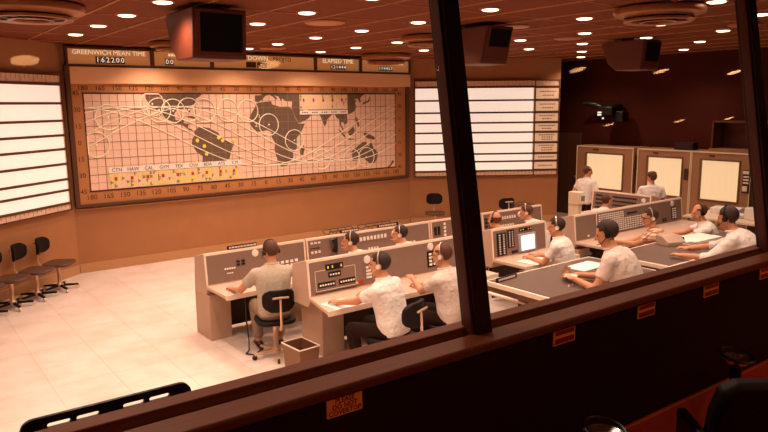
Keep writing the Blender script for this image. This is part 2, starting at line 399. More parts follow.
# ceiling air diffusers and discs
def diffuser(x, y, R, drop, label, group='round ceiling air diffusers'):
    o = empty('air_diffuser', (x, y, CE), 0, label, 'air vent', group)
    MB().lathe([(R*.55, 0), (R*.98, -.02), (R, -.05), (R*.98, -.085), (R*.74, -drop*.72), (R*.70, -drop*.70), (R*.6, -.05)], 48).build('flange', M['diff'], o)
    MB().lathe([(R*.70, -drop*.78), (R*.76, -drop*.82), (R*.76, -drop*.95), (R*.72, -drop), (R*.60, -drop*.9), (R*.62, -drop*.75)], 48).build('ring', M['diff'], o)
    MB().lathe([(R*.58, -drop*.5), (R*.55, -drop*.86), (R*.3, -drop*.9), (R*.28, -drop*.6)], 48).build('throat', M['diff_dk'], o)
    MB().lathe([(R*.34, -drop*.85), (R*.42, -drop*1.0), (R*.34, -drop*1.02), (R*.30, -drop*.7), (R*.05, -drop*.66)], 48).build('cone', M['diff'], o)
    for k in range(4):
        a = PI/4+k*PI/2
        MB().box((-.01, .3*R, -drop*.95), (.01, .72*R, -drop*.8), Matrix.Rotation(a, 4, 'Z')).build('spoke', M['diff'], o)
diffuser(1.42, 7.75, .52, .17, 'large round air diffuser at the top left picture corner')
diffuser(7.15, 4.30, .49, .17, 'large round air diffuser at the top right, above the hanging monitors')
diffuser(6.98, 8.05, .40, .16, 'round air diffuser half hidden behind the thick window post')
diffuser(4.12, 11.0, .42, .14, 'round air diffuser before the left end of the clock row')
diffuser(8.75, 11.4, .52, .20, 'round air diffuser before the right end of the clock row')
def disc(x, y, R, label):
    o = empty('ceiling_speaker', (x, y, CE), 0, label, 'speaker', 'flush ceiling discs')
    MB().lathe([(R, 0), (R, -.012), (R*.9, -.022)], 32).build('rim', M['diff'], o)
    MB().lathe([(R*.88, -.005), (R*.85, -.024), (.01, -.03)], 32).build('grille', M['grid'], o)
disc(4.75, 7.46, .26, 'flush pale ceiling disc between downlights left of the thick post')
disc(6.0, 11.2, .24, 'flush pale ceiling disc just before the countdown clock')
disc(7.18, 6.45, .2, 'flush pale ceiling disc above the middle hanging monitor')
disc(9.23, 7.14, .22, 'flush pale ceiling disc left of the right hanging monitor')
disc(9.74, 4.57, .22, 'flush pale ceiling disc near the right window post')

# hanging monitors
def monitor(x, y, w, h, dp, tilt, label, rz=0):
    o = empty('hanging_monitor', (x, y, CE), rz, label, 'monitor', 'monitors hung from the ceiling')
    k = h*math.tan(tilt)
    MB().prism([(0, -h), (-k, -.05), (dp*.9, -.05), (dp, -.1), (dp*.82, -h*.75), (dp*.6, -h)], 0, w).build('housing', M['box_dark'], o, bev=.015)
    MB().prism([(-.012, -h+.03), (-k-.012, -.07), (-k+.006, -.07), (.006, -h+.03)], .03, w-.03).build('bezel', M['box_dark'], o, bev=.004)
    MB().prism([(-.016, -h+.075), (-k-.016, -.10), (-k-.004, -.10), (-.004, -h+.075)], .08, w-.055).build('screen', M['screen_off'], o)
    MB().box((w*.3, dp*.3, -.05), (w*.7, dp*.6, 0)).build('mount', M['mullion'], o)
monitor(2.70, 6.75, .60, .56, .75, .06, 'boxy black-faced monitor hung left, in front of the clock row')
monitor(6.42, 6.35, .50, .53, .75, .22, 'boxy monitor hung beside the thick window post, above the white status board')
monitor(9.93, 6.25, .52, .53, .75, .1, 'boxy monitor hung at right above the plotting boards')

# ------------------------------------------------------------------ world map display
mp = empty('world_map_display', (0, YW, 0), 0, 'large framed wall map of the world with range circles and track lines', 'map')
mb = lambda: MB()
X0, X1, Z0, Z1 = 2.93, 9.645, 1.425, 3.10
def mx_(lon): return X0+(lon+180)/360*(X1-X0)
def mz_(lat): return Z0+(lat+45)/90*(Z1-Z0)
def fbox(b, x0, z0, x1, z1, y0, y1): return b.box((x0, y0, z0), (x1, y1, z1))
b = MB(); fbox(b, 2.74, 1.21, 9.98, 3.28, -.05, 0); b.build('border_panel', M['mapframe'], mp)
b = MB(); fbox(b, 2.66, 1.16, 2.74, 3.56, -.10, 0); fbox(b, 9.95, 1.16, 10.03, 3.28, -.10, 0); fbox(b, 2.74, 1.16, 9.95, 1.21, -.10, 0); b.build('frame', M['boardframe'], mp, bev=.006)
b = MB(); fbox(b, 2.74, 3.26, 10.06, 3.54, -.11, 0); b.build('top_band', M['mapband'], mp, bev=.006)
b = MB(); fbox(b, X0, Z0, X1, Z1, -.056, -.049); b.build('ocean_panel', M['ocean'], mp)
LANDS = {
 'north_america': [(-124,45),(-124,40),(-120,34),(-117,32),(-114,29),(-110,23),(-112,29),(-114,31),(-109,25),(-105,20),(-95,16),(-88,13),(-83,9),(-78,7.5),(-80,9.5),(-84,11),(-83,15),(-88,16),(-87,21),(-91,19),(-96,19),(-97,25),(-94,29.5),(-89,30),(-84,30),(-82.5,27),(-80.5,25),(-80.5,28),(-81,31),(-76,35),(-74,40),(-70,42),(-67,45)],
 'south_america': [(-78,7),(-72,12),(-62,10.5),(-52,5),(-50,0),(-44,-2.5),(-35,-6),(-39,-15),(-41,-22),(-48,-26),(-53,-33),(-58,-38),(-62,-40),(-65,-44.6),(-74,-44.6),(-73,-37),(-71,-28),(-70,-18),(-76,-14),(-81,-5),(-80,0),(-77,4)],
 'africa': [(-17,15),(-16,21),(-10,30),(-6,35.5),(10,37),(11,33.5),(20,31),(32,31),(35,27.5),(39,19),(43,12),(51,12),(47,4),(40,-4),(40,-15),(35,-20),(35,-25),(31,-29),(27,-34),(19,-34.5),(14,-23),(12,-15),(13,-8),(9,-1),(9,4),(4,6),(-8,4.5),(-13,9)],
 'madagascar': [(49,-12),(50,-16),(47,-25),(44,-24),(44,-17)],
 'eurasia': [(-9,37),(-9,43),(-1.5,43.5),(-1.5,44.8),(135,44.8),(131,43),(127,39),(129,36),(126,35),(125,39),(121,39.5),(118,38.5),(122,37),(120,34),(122,30),(119,25),(113,22),(108,21),(109,12),(105,9),(103,12),(100,13),(100,9),(103,5),(103,1.5),(98,9),(97,16),(94,17),(91,22),(87,21),(80,15),(80,12),(77.5,8),(74,15),(72,20),(67,25),(57,26),(50,30),(48,30),(51,25),(56,25),(60,22),(55,17),(45,13),(43,13),(39,20),(35,28),(35,31),(36,36.5),(27,37),(24,40),(22,37),(19,42),(13,43.5),(18,40),(16,38.5),(12,42),(8,44),(3,42.5),(-.5,38.5),(-5.5,36)],
 'australia': [(114,-22),(122,-17),(130,-12),(136,-12),(136,-16),(140,-17),(142,-11),(146,-19),(153,-26),(151,-34),(147,-38),(140,-38),(135,-34),(131,-31.5),(124,-33),(115,-34)],
 'borneo': [(109,1),(113,4),(117,7),(119,3),(116,-4),(111,-3)],
 'sumatra': [(95,5),(100,2),(106,-4),(105,-6),(99,0)],
 'java': [(105,-6.5),(113,-7),(120,-8.5),(112,-8.5)],
 'new_guinea': [(131,-1),(138,-2),(147,-6),(150,-10),(143,-9),(138,-8),(133,-4)],
 'philippines': [(120,18),(123,17),(126,8),(124,6),(121,13)],
 'japan': [(130,32),(136,34),(141,36),(142,43),(139,37),(132,35)],
 'new_zealand': [(167,-44.5),(173,-40),(175,-36),(178,-38),(174,-42),(170,-44.8)],
 'cuba': [(-85,22),(-80,23),(-74,20.5),(-78,20)], 'hispaniola': [(-74,19.5),(-68.5,18.5),(-72,18)]}
FM = Matrix(((1, 0, 0, 0), (0, 0, 1, 0), (0, 1, 0, 0), (0, 0, 0, 1)))
for nm, pts in LANDS.items():
    MB().plate([(mx_(a), mz_(c)) for a, c in pts], -.059, -.0555, FM).build(nm, M['land'], mp, smooth=0)
b = MB()
for k in range(49):
    x = mx_(-180+7.5*k); hw = .0055 if k % 2 == 0 else .002
    fbox(b, x-hw, Z0, x+hw, Z1, -.0605, -.0565)
for k in range(25):
    z = mz_(-45+3.75*k)
    if k % 2 and False: continue
    hw = .0055 if k % 4 == 0 else .002
    if k % 2 == 0: fbox(b, X0, z-hw, X1, z+hw, -.0602, -.0563)
b.build('grid_lines', M['gridink'], mp)
b = MB()
for z in (Z0, Z1): fbox(b, X0-.02, z-.012, X1+.02, z+.012, -.062, -.05)
for x in (X0, X1): fbox(b, x-.008, Z0, x+.008, Z1, -.062, -.05)
b.build('map_outline', M['ink'], mp)
def ground_track(l0):
    P = [];
    for k in range(0, 181):
        lon = -180+2*k; lat = -32.5*math.cos(math.radians((lon-l0)*.94)); P.append((mx_(lon), -.064, mz_(lat)))
    MB().tube(P, .0085, 5).build('track_line', M['track'], mp)
for l0 in (115, 92, 70, 47, 25, 3): ground_track(l0)
for lon, lat in ((-160,23),(-172,-2),(-118,35),(-112,29),(-98,28),(-82,29),(-66,28),(-41,28),(-18,27),(6,12),(37,-6),(72,-29),(114,-31),(135,-30)):
    R = .215; P = []
    for k in range(33):
        a = 2*PI*k/32; x = mx_(lon)+R*math.cos(a); z = mz_(lat)+R*math.sin(a)
        P.append((max(x, X0+.01), -.067, min(z, Z1-.01)))
    t = MB().tube(P, .0095, 5); t.ell((max(mx_(lon), X0+.02), -.066, mz_(lat)), (.018, .006, .018)); t.build('range_circle', M['circle'], mp)
b = MB()
for k in range(25):
    lon = -180+15*k; s = str(abs(lon))
    b.text(s, .115, WALLM(mx_(lon), -.052, Z1+.085)); b.text(s, .125, WALLM(mx_(lon)+.01, -.052, Z0-.105))
for k in range(7):
    s = str(abs(45-15*k))
    b.text(s, .115, WALLM(X0-.115, -.052, mz_(45-15*k))); b.text(s, .115, WALLM(X1+.13, -.052, mz_(45-15*k)))
b.build('scale_numbers', M['ink'], mp)
# data tables
def table(lon0, lon1, latlab0, latlab1, lat0, lat1, names, nm, dens=.12):
    b = MB(); fbox(b, mx_(lon0), mz_(latlab0), mx_(lon1), mz_(latlab1), -.072, -.06); o = b.build(nm, M['paper'], mp)
    n = len(names); cw = (mx_(lon1)-mx_(lon0))/n
    k_ = MB(); fbox(k_, mx_(lon0), mz_(lat0), mx_(lon1), mz_(lat1), -.066, -.06); k_.build('table_backing', M['ocean'], o)
    t = MB()
    for i, s in enumerate(names):
        if s: t.text(s, .085, WALLM(mx_(lon0)+cw*(i+.5), -.073, (mz_(latlab0)+mz_(latlab1))/2))
        else:
            for q in range(3): fbox(t, mx_(lon0)+cw*(i+.2+.22*q), mz_(latlab0)+.03, mx_(lon0)+cw*(i+.34+.22*q), mz_(latlab1)-.03, -.074, -.071)
    t.build('station_letters', M['ink'], o)
    d1, d2, d3, d4 = MB(), MB(), MB(), MB()
    for i in range(n):
        xx = mx_(lon0)+cw*i; za, zb = mz_(lat0), mz_(lat1); hh = (zb-za)
        for r in range(4):
            z = za+hh*(.06+.24*r)
            for q in range(4):
                u = xx+cw*(.06+.235*q); tgt = random.choice((d1, d2, d2, d2))
                if random.random() < dens: continue
                fbox(tgt, u, z, u+cw*.085, z+hh*.20, -.0705, -.06); fbox(tgt, u, z+(hh*.14 if random.random() < .5 else 0), u+cw*.17, z+hh*.05+(hh*.14 if random.random() < .5 else 0), -.0706, -.06)
        fbox(d3, xx+cw*.32, za+hh*.52, xx+cw*.48, za+hh*.74, -.072, -.06)
    for q, m_, nn in ((d1, M['green'], 'green_figures'), (d2, M['lime'], 'lime_figures'), (d3, M['red'], 'red_markers')): q.build(nn, m_, o)
    d4.bm.free()
table(-163, -28, -29, -24, -44, -29.5, ['CTN', 'HAW', 'CAL', 'GYM', 'TEX', 'CNV', 'BDA', 'ATS', 'CYI'], 'station_strip_lower')
table(45, 109, 22, 26.5, 27.5, 44, ['']*5, 'station_strip_upper', .62)
b = MB()
for s, lon, lat in (('1', -5, 21), ('2', -9, 12)): b.text(s, .12, WALLM(mx_(lon), -.066, mz_(lat)))
b.build('orbit_numbers', M['circle'], mp)
b = MB()
for lon, lat in ((-75,-2),(-68,-8),(-66,-16),(-52,0),(-48,-3),(-36,-3),(-78,-24)): b.ell((mx_(lon), -.066, mz_(lat)), (.036, .006, .036))
b.build('site_dots', M['lime'], mp)

# clock row above the map
cx = [2.69, 4.118, 5.237, 7.505, 8.65, 10.04]
def clock(x0, x1, title, size, digits, dsz, tx, dx, label, blocks=0, sub=None):
    o = empty('wall_clock', (x0, YW, 3.55), 0, label, 'clock', 'time displays above the map')
    W = x1-x0; H = .31
    b = MB(); b.box((0, -.13, 0), (W, 0, .03)).box((0, -.13, H-.03), (W, 0, H)).box((0, -.13, .03), (.035, 0, H-.03)).box((W-.035, -.13, .03), (W, 0, H-.03)); b.build('frame', M['boardframe'], o)
    MB().box((.035, -.10, .03), (W-.035, -.02, H-.03)).build('face', M['hdr'], o)
    if title: MB().text(title, size, WALLM(tx*W, -.102, H*.73)).build('title_lettering', M['hdrtxt'], o)
    if title == '':
        b = MB()
        for q in range(9): b.box((W*.27+q*.05, -.104, H*.67), (W*.27+q*.05+.034, -.099, H*.82))
        b.build('title_lettering', M['hdrtxt'], o)
    if sub: MB().text(sub, size*.9, WALLM(W*.66, -.102, H*.70)).build('dark_lettering', M['ink'], o)
    n = len(digits)
    if digits:
        b = MB(); t = MB()
        for i, ch in enumerate(digits):
            u = dx*W+(i-(n-1)/2)*dsz*.78
            if ch != ' ':
                b.box((u-dsz*.33, -.106, H*.34-dsz*.55), (u+dsz*.33, -.099, H*.34+dsz*.55)); t.text(ch, dsz*1.15, WALLM(u, -.108, H*.34))
        b.build('digit_window', M['ink'], o); t.build('digits', M['digit'], o)
    for k in range(blocks):
        MB().box((dx*W+k*.24-.25, -.106, .05), (dx*W+k*.24-.04, -.099, .155)).build('blank_window', M['ink'], o)
clock(cx[0], cx[1], 'GREENWICH MEAN TIME', .108, '162200', .105, .5, .5, 'wall clock headed Greenwich mean time, leftmost above the map')
clock(cx[1], cx[2], '', .11, '00', .105, .5, .28, 'small two digit counter above the map, left of the hanging monitor')
clock(cx[2], cx[3], 'COUNTDOWN', .13, '', .1, .32, .42, 'long countdown display with two blank black windows', 2, 'PROJTD')
clock(cx[3], cx[4], 'ELAPSED TIME', .125, '121444', .085, .5, .5, 'wall clock headed elapsed time, second from the right above the map')
clock(cx[4], cx[5], 'TIME TO RETROFIRE', .115, '174457', .085, .5, .5, 'wall clock headed time to retrofire, rightmost above the map')

# status boards on the wings
def status_board(p, q, off, W, label, labels_right=True):
    p, q = V((*p, 0)), V((*q, 0)); dd = (q-p).normalized(); rz = math.atan2(dd.y, dd.x)
    o = empty('status_board', p+dd*off, rz, label, 'status board', 'backlit wall boards beside the map')
    zt, zb = 3.40, 1.15
    z = lambda k: zt-(k-52)/(298-52)*(zt-zb)
    MB().box((0, -.05, zb), (W, 0, zt)).build('back_panel', M['boardframe'], o)
    def tick(za, zc, nm):
        MB().box((.03, -.062, zc), (W-.03, -.05, za)).build(nm, M['tick'], o)
        b = MB(); n = int(W/.09)
        for i in range(n):
            u = .06+i*(W-.12)/(n-1); h = 1 if i % 3 == 0 else .55
            b.box((u-.003, -.066, za-(za-zc)*h), (u+.003, -.061, za))
        b.build('tick_marks', M['gridink'], o)
    tick(z(54), z(67), 'upper_scale'); tick(z(286), z(296), 'lower_scale')
    rows = [(72, 101), (105, 132), (136, 158), (162, 183), (187, 210), (214, 238), (242, 258), (262, 282)]
    lw = .165*W
    for i, (a, c) in enumerate(rows):
        xa, xb = (.03, W-lw-.06) if labels_right else (lw+.06, W-.06)
        MB().box((xa, -.066, z(c)), (xb, -.05, z(a))).build('backlit_strip', M['strip'], o)
        MB().box((xb+.005, -.064, z(c)), (xb+.03, -.05, z(a))).build('edge_scale', M['tick'], o)
        la, lb = (W-lw, W-.03) if labels_right else (.03, lw+.03)
        card = MB().box((la, -.066, z(c)+.01), (lb, -.05, z(a)-.01)).build('label_card', M['labelcard'], o)
        b = MB(); nl = (2, 2, 2, 2, 3, 3, 1, 1)[i]
        for r in range(nl):
            zz = z(a)+(z(c)-z(a))*(r+1)/(nl+1); x = la+lw*(.16 if r == 0 else .28)
            while x < lb-lw*(.16 if r == 0 else .26):
                ww = random.uniform(.03, .05); b.box((x, -.068, zz-.013), (x+ww, -.0655, zz+.013)); x += ww+.016
        b.build('card_lettering', M['gridink'], card)
    b = MB()
    for k in (69.5, 103, 134, 160, 185, 212, 240, 260, 284): b.box((0, -.08, z(k)-.020), (W, -.05, z(k)+.020))
    for x in (0, W-.03): b.box((x, -.08, zb), (x+.03, -.05, zt))
    b.box((0, -.08, zt-.02), (W, -.05, zt)).box((0, -.08, zb), (W, -.05, zb+.02))
    xx = W-lw-.02 if labels_right else lw+.04
    b.box((xx-.012, -.08, zb), (xx+.012, -.05, zt)); b.build('rails', M['boardframe'], o, bev=.003)
    return o
status_board(WR, RE, .10, 3.46, 'white backlit status board with label cards, right of the map behind the window post', True)
status_board(LE, WL, math.dist(LE, WL)-3.36-.13, 3.36, 'white backlit status board left of the map, cut by the picture edge', False)

# ------------------------------------------------------------------ consoles
PB, PT = (-.03, .69), (.01, 1.07)
def pan(u, h, off=0):
    t = (h-.69)/.38; return V((u, PB[0]+(PT[0]-PB[0])*t-off, h))
def pbox(b, u0, h0, u1, h1, off):
    """plate on the sloping panel face"""
    t0, t1 = pan(u0, h0), pan(u1, h1)
    vs = []
    for o in (-.002, off):
        for (u, h) in ((u0, h0), (u1, h0), (u1, h1), (u0, h1)): vs.append(b.bm.verts.new(pan(u, h, o)))
    for f in ((0, 1, 2, 3), (7, 6, 5, 4), (0, 4, 5, 1), (1, 5, 6, 2), (2, 6, 7, 3), (3, 7, 4, 0)): b.bm.faces.new([vs[i] for i in f])
    return b
def console(x, y, zf, w, label, rz=0, flare=0, peds=True, inset=0, cat='console', group=None):
    o = empty('control_console', (x, y, zf), rz, label, cat, group)
    MB().prism([(-.03, .62), PB, PT, (.04, 1.08), (.32, 1.0), (.36, .56), (0, .56)], 0, w).build('housing', M['cons_side'], o, bev=.008)
    b = MB(); pbox(b, .025, .70, w-.025, 1.055, .004); b.build('panel_face', M['face'], o)
    b = MB()
    for u in (0, w-.022): pbox(b, u, .69, u+.022, 1.07, .007)
    pbox(b, .022, 1.05, w-.022, 1.075, .007); b.build('edge_trim', M['trimlt'], o)
    MB().plate([(-flare, -.59), (w, -.59), (w, -.02), (0, -.02)], .645, .685).build('desktop', M['desk'], o, bev=.006)
    MB().plate([(-flare-.002, -.60), (w+.002, -.60), (w+.002, -.588), (-flare-.002, -.588)], .628, .69).build('desk_edge', M['trimlt'], o, bev=.004)
    for u in (inset, w-.30):
        if peds: MB().box((u, -.09, 0), (u+.28, .36, .57)).build('pedestal', M['ped'], o, bev=.006)
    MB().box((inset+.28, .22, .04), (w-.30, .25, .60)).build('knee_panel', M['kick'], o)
    return o
def dial(o, u, h, r=.035, m='white'):
    c = pan(u, h); R = Matrix.Translation(c) @ Matrix.Rotation(PI/2, 4, 'X')
    MB().lathe([(r*1.15, -.002), (r*1.15, .012), (r, .018), (r*.1, .019)], 20, M4=R).build('dial', M[m], o)
def switches(o, u0, h0, u1, h1, nx, ny, m='paper', back=None, nm='switch_bank', fill=.6):
    p = o
    if back:
        b = MB(); pbox(b, u0-.012, h0-.012, u1+.012, h1+.012, .008); p = b.build(nm+'_plate', M[back], o)
    b = MB()
    for i in range(nx):
        for j in range(ny):
            cu, ch = u0+(u1-u0)*(i+.5)/nx, h0+(h1-h0)*(j+.5)/ny; du, dh = (u1-u0)/nx*fill/2, (h1-h0)/ny*fill/2
            pbox(b, cu-du, ch-dh, cu+du, ch+dh, .016)
    b.build(nm, M[m], p)
def display(o, u0, h0, u1, h1, nm='display_window'):
    b = MB(); pbox(b, u0, h0, u1, h1, .010); d = b.build(nm, M['black'], o)
    n = max(2, int((u1-u0)/.05)); t = MB()
    for i in range(n):
        cu = u0+(u1-u0)*(i+.5)/n
        if i % 3 != 2: pbox(t, cu-.008, h0+(h1-h0)*.3, cu+.008, h1-(h1-h0)*.3, .0125)
    t.build('figures', M['lime'], d)
def phone_dial(o, u, h):
    dial(o, u, h, .04)
def handset(o, u, h):
    c = pan(u, h, .03)
    MB().tube([c+V((-.02, 0, .07)), c+V((0, -.03, .09)), c+V((.01, -.04, .0)), c+V((.0, -.02, -.09))], [.034, .045, .026, .042], 8).build('handset', M['black'], o)
    MB().tube([c+V((0, -.02, -.09)), c+V((.03, -.06, -.16)), c+V((.05, -.10, -.22))], .006, 6).build('cord', M['black'], o)

# row one
R1 = 7.68
c = console(3.07, R1, 0, 1.42, 'front row console at its left end, where a man in a grey flecked shirt sits', inset=0)
phone_dial(c, .68, 1.0)
switches(c, .40, .87, .54, .95, 2, 2, 'black', nm='push_buttons'); switches(c, .24, .84, .40, .875, 5, 1, 'paper'); switches(c, .27, .79, .36, .81, 3, 1, 'paper')
switches(c, .95, .75, 1.3, .85, 5, 2, 'paper'); 

c2 = console(4.51, R1, 0, 2.20, 'front row console where two headset men watch rows of white indicators')
switches(c2, .05, .99, .23, 1.03, 3, 1, 'white', nm='indicator'); switches(c2, .05, .86, .22, .91, 3, 1, 'white', nm='indicator')
switches(c2, .05, .93, .2, .95, 4, 1, 'black')
handset(c2, .42, .95)
switches(c2, .86, .92, 1.36, 1.01, 8, 1, 'white', 'face', 'indicator_row'); switches(c2, 1.0, .78, 1.2, .84, 4, 1, 'white', nm='indicator')
phone_dial(c2, 1.5, .98); switches(c2, 1.5, .78, 1.9, .83, 6, 1, 'paper')
c3 = console(6.73, R1, 0, .78, 'narrow front row console with black meters, just left of the thick window post')
switches(c3, .05, .80, .20, 1.02, 2, 1, 'black', nm='meter'); switches(c3, .25, .8, .32, 1.03, 1, 4, 'paper')
c4 = console(7.86, R1, 0, 1.49, 'front row console right of the window post, with a bald man and another at it')
switches(c4, .38, .91, .80, .99, 7, 1, 'white', 'face', 'indicator_row'); switches(c4, .38, .78, .75, .85, 6, 1, 'white', nm='indicator'); phone_dial(c4, .90, .97)
switches(c4, .85, .76, 1.1, .82, 3, 1, 'black'); switches(c4, .03, .76, .22, 1.0, 2, 4, 'black')
# row two
R2 = 6.08
k = console(3.57, R2, H2, 2.33, 'large middle row console with boxed switch groups, at the left end behind the waste bin', flare=.12, inset=.12)
display(k, .23, .94, .46, 1.005)
b = MB()
for a in ((.09, .945, .62, .95), (.09, .725, .62, .73), (.09, .725, .095, .95), (.615, .725, .62, .95)): pbox(b, *a, .006)
b.build('outline', M['trimlt'], k)
for u, h, n_ in ((.27, .87, 4), (.13, .77, 6), (.40, .77, 6)):
    ww = n_*.03+.02
    switches(k, u, h, u+ww, h+.035, n_, 1, 'paper', 'black', 'switch_group', .5)
phone_dial(k, .79, .98)
switches(k, .74, .76, .86, .91, 1, 4, 'white', 'face', 'key_column'); switches(k, .07, .698, .62, .715, 18, 1, 'black', nm='toggle_row')
switches(k, .66, .70, .72, .78, 2, 1, 'red', nm='red_buttons'); switches(k, .60, .72, .645, .76, 1, 1, 'yellow', nm='yellow_button')
b = MB(); pbox(b, .93, .69, .945, 1.06, .008); b.build('seam', M['trimlt'], k)
phone_dial(k, 1.75, 1.0); switches(k, 1.70, .76, 1.84, .93, 2, 4, 'paper', 'black', 'key_column')
MB().text('', .01, Matrix()).bm.free()
t = console(6.40, R2, H2, 1.10, 'middle row console with a glowing television screen, right of the thick window post', peds=False)
R = pan(.71, .67)
b = MB(); pbox(b, .50, .70, .86, .955, .03); tvb = b.build('television_bezel', M['tvbez'], t, bev=.012)
b = MB(); pbox(b, .535, .722, .825, .935, .034); b.build('television_screen', M['tv'], tvb, bev=.012)
display(t, .54, .985, .80, 1.03)
switches(t, .10, .72, .26, 1.0, 2, 9, 'paper', 'black', 'meter_strip', .35); switches(t, .31, .80, .42, 1.02, 2, 7, 'paper', 'black', 'meter_strip', .35)
switches(t, .36, .70, .48, .76, 3, 1, 'black', nm='knob_row')
r = console(8.15, R2, H2, 3.0, 'long middle row console with a dense key matrix, right of the aisle', inset=.0)
switches(r, .58, .72, 1.25, 1.03, 12, 10, 'paper', None, 'key_matrix', .5); switches(r, 1.25, .72, 1.95, .92, 10, 6, 'paper', None, 'key_matrix', .5)
switches(r, 1.33, .955, 1.62, .99, 6, 1, 'black', nm='name_strip'); phone_dial(r, 2.68, 1.0)
switches(r, 2.66, .74, 2.80, .93, 2, 5, 'paper', 'black', 'key_column'); switches(r, .28, .72, .34, .76, 1, 1, 'white', nm='button')
b = MB(); pbox(b, .53, .69, .545, 1.06, .008); b.build('seam', M['trimlt'], r)
switches(r, 2.35, .72, 2.5, .78, 2, 2, 'black', nm='knob')
s = console(10.93, 7.75, H2, 1.22, 'side console with switch rows facing left, in front of the plotting boards', rz=-PI/2)
for u0, n_ in ((.08, 2), (.45, 5)):
    for j in range(4): switches(s, u0, .74+.075*j, u0+n_*.10, .78+.075*j, n_*2, 1, 'black', nm='switch_row', fill=.7)
dial(s, 1.08, .98)

# row three desks
def long_desk(x, y0, w, d, h, label):
    o = empty('flat_desk', (x, y0, H3), 0, label, 'desk', 'flat desks on the upper tier')
    MB().box((.03, .03, h-.025), (w-.03, d-.03, h+.002)).build('desktop', M['desk_dark'], o)
    b = MB(); b.box((0, 0, h-.05), (w, .03, h)).box((0, d-.03, h-.05), (w, d, h)).box((0, .03, h-.05), (.03, d-.03, h)).box((w-.03, .03, h-.05), (w, d-.03, h)); b.build('edge_band', M['trimlt'], o, bev=.005)
    MB().box((.02, .03, h-.11), (w-.02, d-.03, h-.051)).build('apron', M['bin'], o)
    for u in (.42, w-.46):
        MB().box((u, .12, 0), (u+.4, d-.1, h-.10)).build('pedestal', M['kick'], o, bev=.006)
    return o
d1 = long_desk(5.02, 3.90, 1.80, .96, .70, 'flat dark-topped desk with white edge, left one, beside the window post')
MB().box((.40, .55, .40), (.62, 1.35, .425)).build('lower_shelf', M['trimlt'], d1, bev=.004)
d2 = long_desk(7.08, 3.95, 2.6, .86, .70, 'flat dark-topped desk at right where a man in rolled sleeves leans')

# ------------------------------------------------------------------ plotting boards
def plot_board(y0, w, label, ctrl=None, scr=(.28, 1.22)):
    o = empty('plotting_board', (13.6, y0, 0), -PI/2, label, 'plotting board', 'backlit plotting boards along the right wall')
    H = 1.84; a, c = scr; z0, z1 = .86, 1.66
    b = MB(); b.box((0, 0, 0), (w, .62, z0)).box((0, 0, z1), (w, .62, H)).box((0, 0, z0), (a, .62, z1)).box((c, 0, z0), (w, .62, z1)).box((a, .2, z0), (c, .62, z1)); b.build('cabinet', M['plotcab'], o)
    b = MB(); f = .035
    b.box((a-f, -.015, z0-f), (c+f, .01, z0)).box((a-f, -.015, z1), (c+f, .01, z1+f)).box((a-f, -.015, z0), (a, .01, z1)).box((c, -.015, z0), (c+f, .01, z1)); b.build('bezel', M['plotbez'], o, bev=.005)
    MB().box((a, .03, z0), (c, .06, z1)).build('plot_screen', M['plotscr'], o)
    b = MB()
    for k in range(1, 6): b.box((a+(c-a)*k/6-.002, .026, z0), (a+(c-a)*k/6+.002, .03, z1))
    for k in range(1, 5): b.box((a, .0265, z0+(z1-z0)*k/5-.002), (c, .03, z0+(z1-z0)*k/5+.002))
    b.build('plot_grid', M['plotgrid'], o)
    b = MB(); b.box((0, -.012, H-.025), (w, .0, H)).box((0, -.012, 0), (.02, 0, H-.025)).box((w-.02, -.012, 0), (w, 0, H-.025)); b.build('edge_trim', M['cream'], o, bev=.003)
    MB().box((w*.30, -.008, 1.745), (w*.40, 0, 1.775)).build('maker_plate', M['ink'], o)
    if ctrl == 'dark': MB().box((c+.07, -.02, 1.22), (c+.16, 0, 1.46)).build('control_panel', M['ink'], o, bev=.005)
    if ctrl == 'lit':
        p = MB().box((c+.09, -.02, 1.06), (c+.23, 0, 1.52)).build('control_panel', M['ink'], o, bev=.005)
        MB().box((c+.10, -.035, 1.44), (c+.21, -.02, 1.50)).build('white_gauge', M['white'], p)
        MB().box((c+.105, -.035, 1.10), (c+.19, -.02, 1.2)).build('white_gauge', M['white'], p)
        for q in range(3): MB().box((c+.11, -.03, 1.25+.06*q), (c+.21, -.02, 1.28+.06*q)).build('key', M['paper'], p)
plot_board(10.14, 1.53, 'backlit plotting board behind the standing man, leftmost of three', None, (.28, 1.26))
plot_board(8.51, 1.24, 'backlit plotting board in the middle, its screen behind a capped white-shirted figure', 'dark', (.26, 1.04))
plot_board(7.26, 1.22, 'backlit plotting board at the right, with a white-gauged control strip', 'lit', (.22, .98))
# hood and speaker on the boards
o = empty('storage_hood', (13.75, 6.95, 1.84), -PI/2, 'open brown box hood on top of the right plotting board', 'box')
b = MB(); b.box((0, 0, .06), (.03, .5, .62)).box((1.15, 0, .06), (1.18, .5, .62)).box((0, 0, .59), (1.18, .5, .62)).box((0, .47, .06), (1.18, .5, .59)); b.build('shell', M['box_dark'], o)
MB().box((-.03, -.02, 0), (1.2, .5, .06)).build('base_board', M['plotcab'], o)
o = empty('desk_speaker', (13.75, 7.75, 1.84), -PI/2, 'small black speaker on top of the plotting boards, left of the hood', 'speaker')
MB().prism([(0, 0), (.02, .16), (.22, .16), (.25, 0)], 0, .42).build('cabinet', M['black'], o, bev=.01)
MB().box((.04, -.006, .03), (.38, .012, .13)).build('grille', M['mullion'], o)
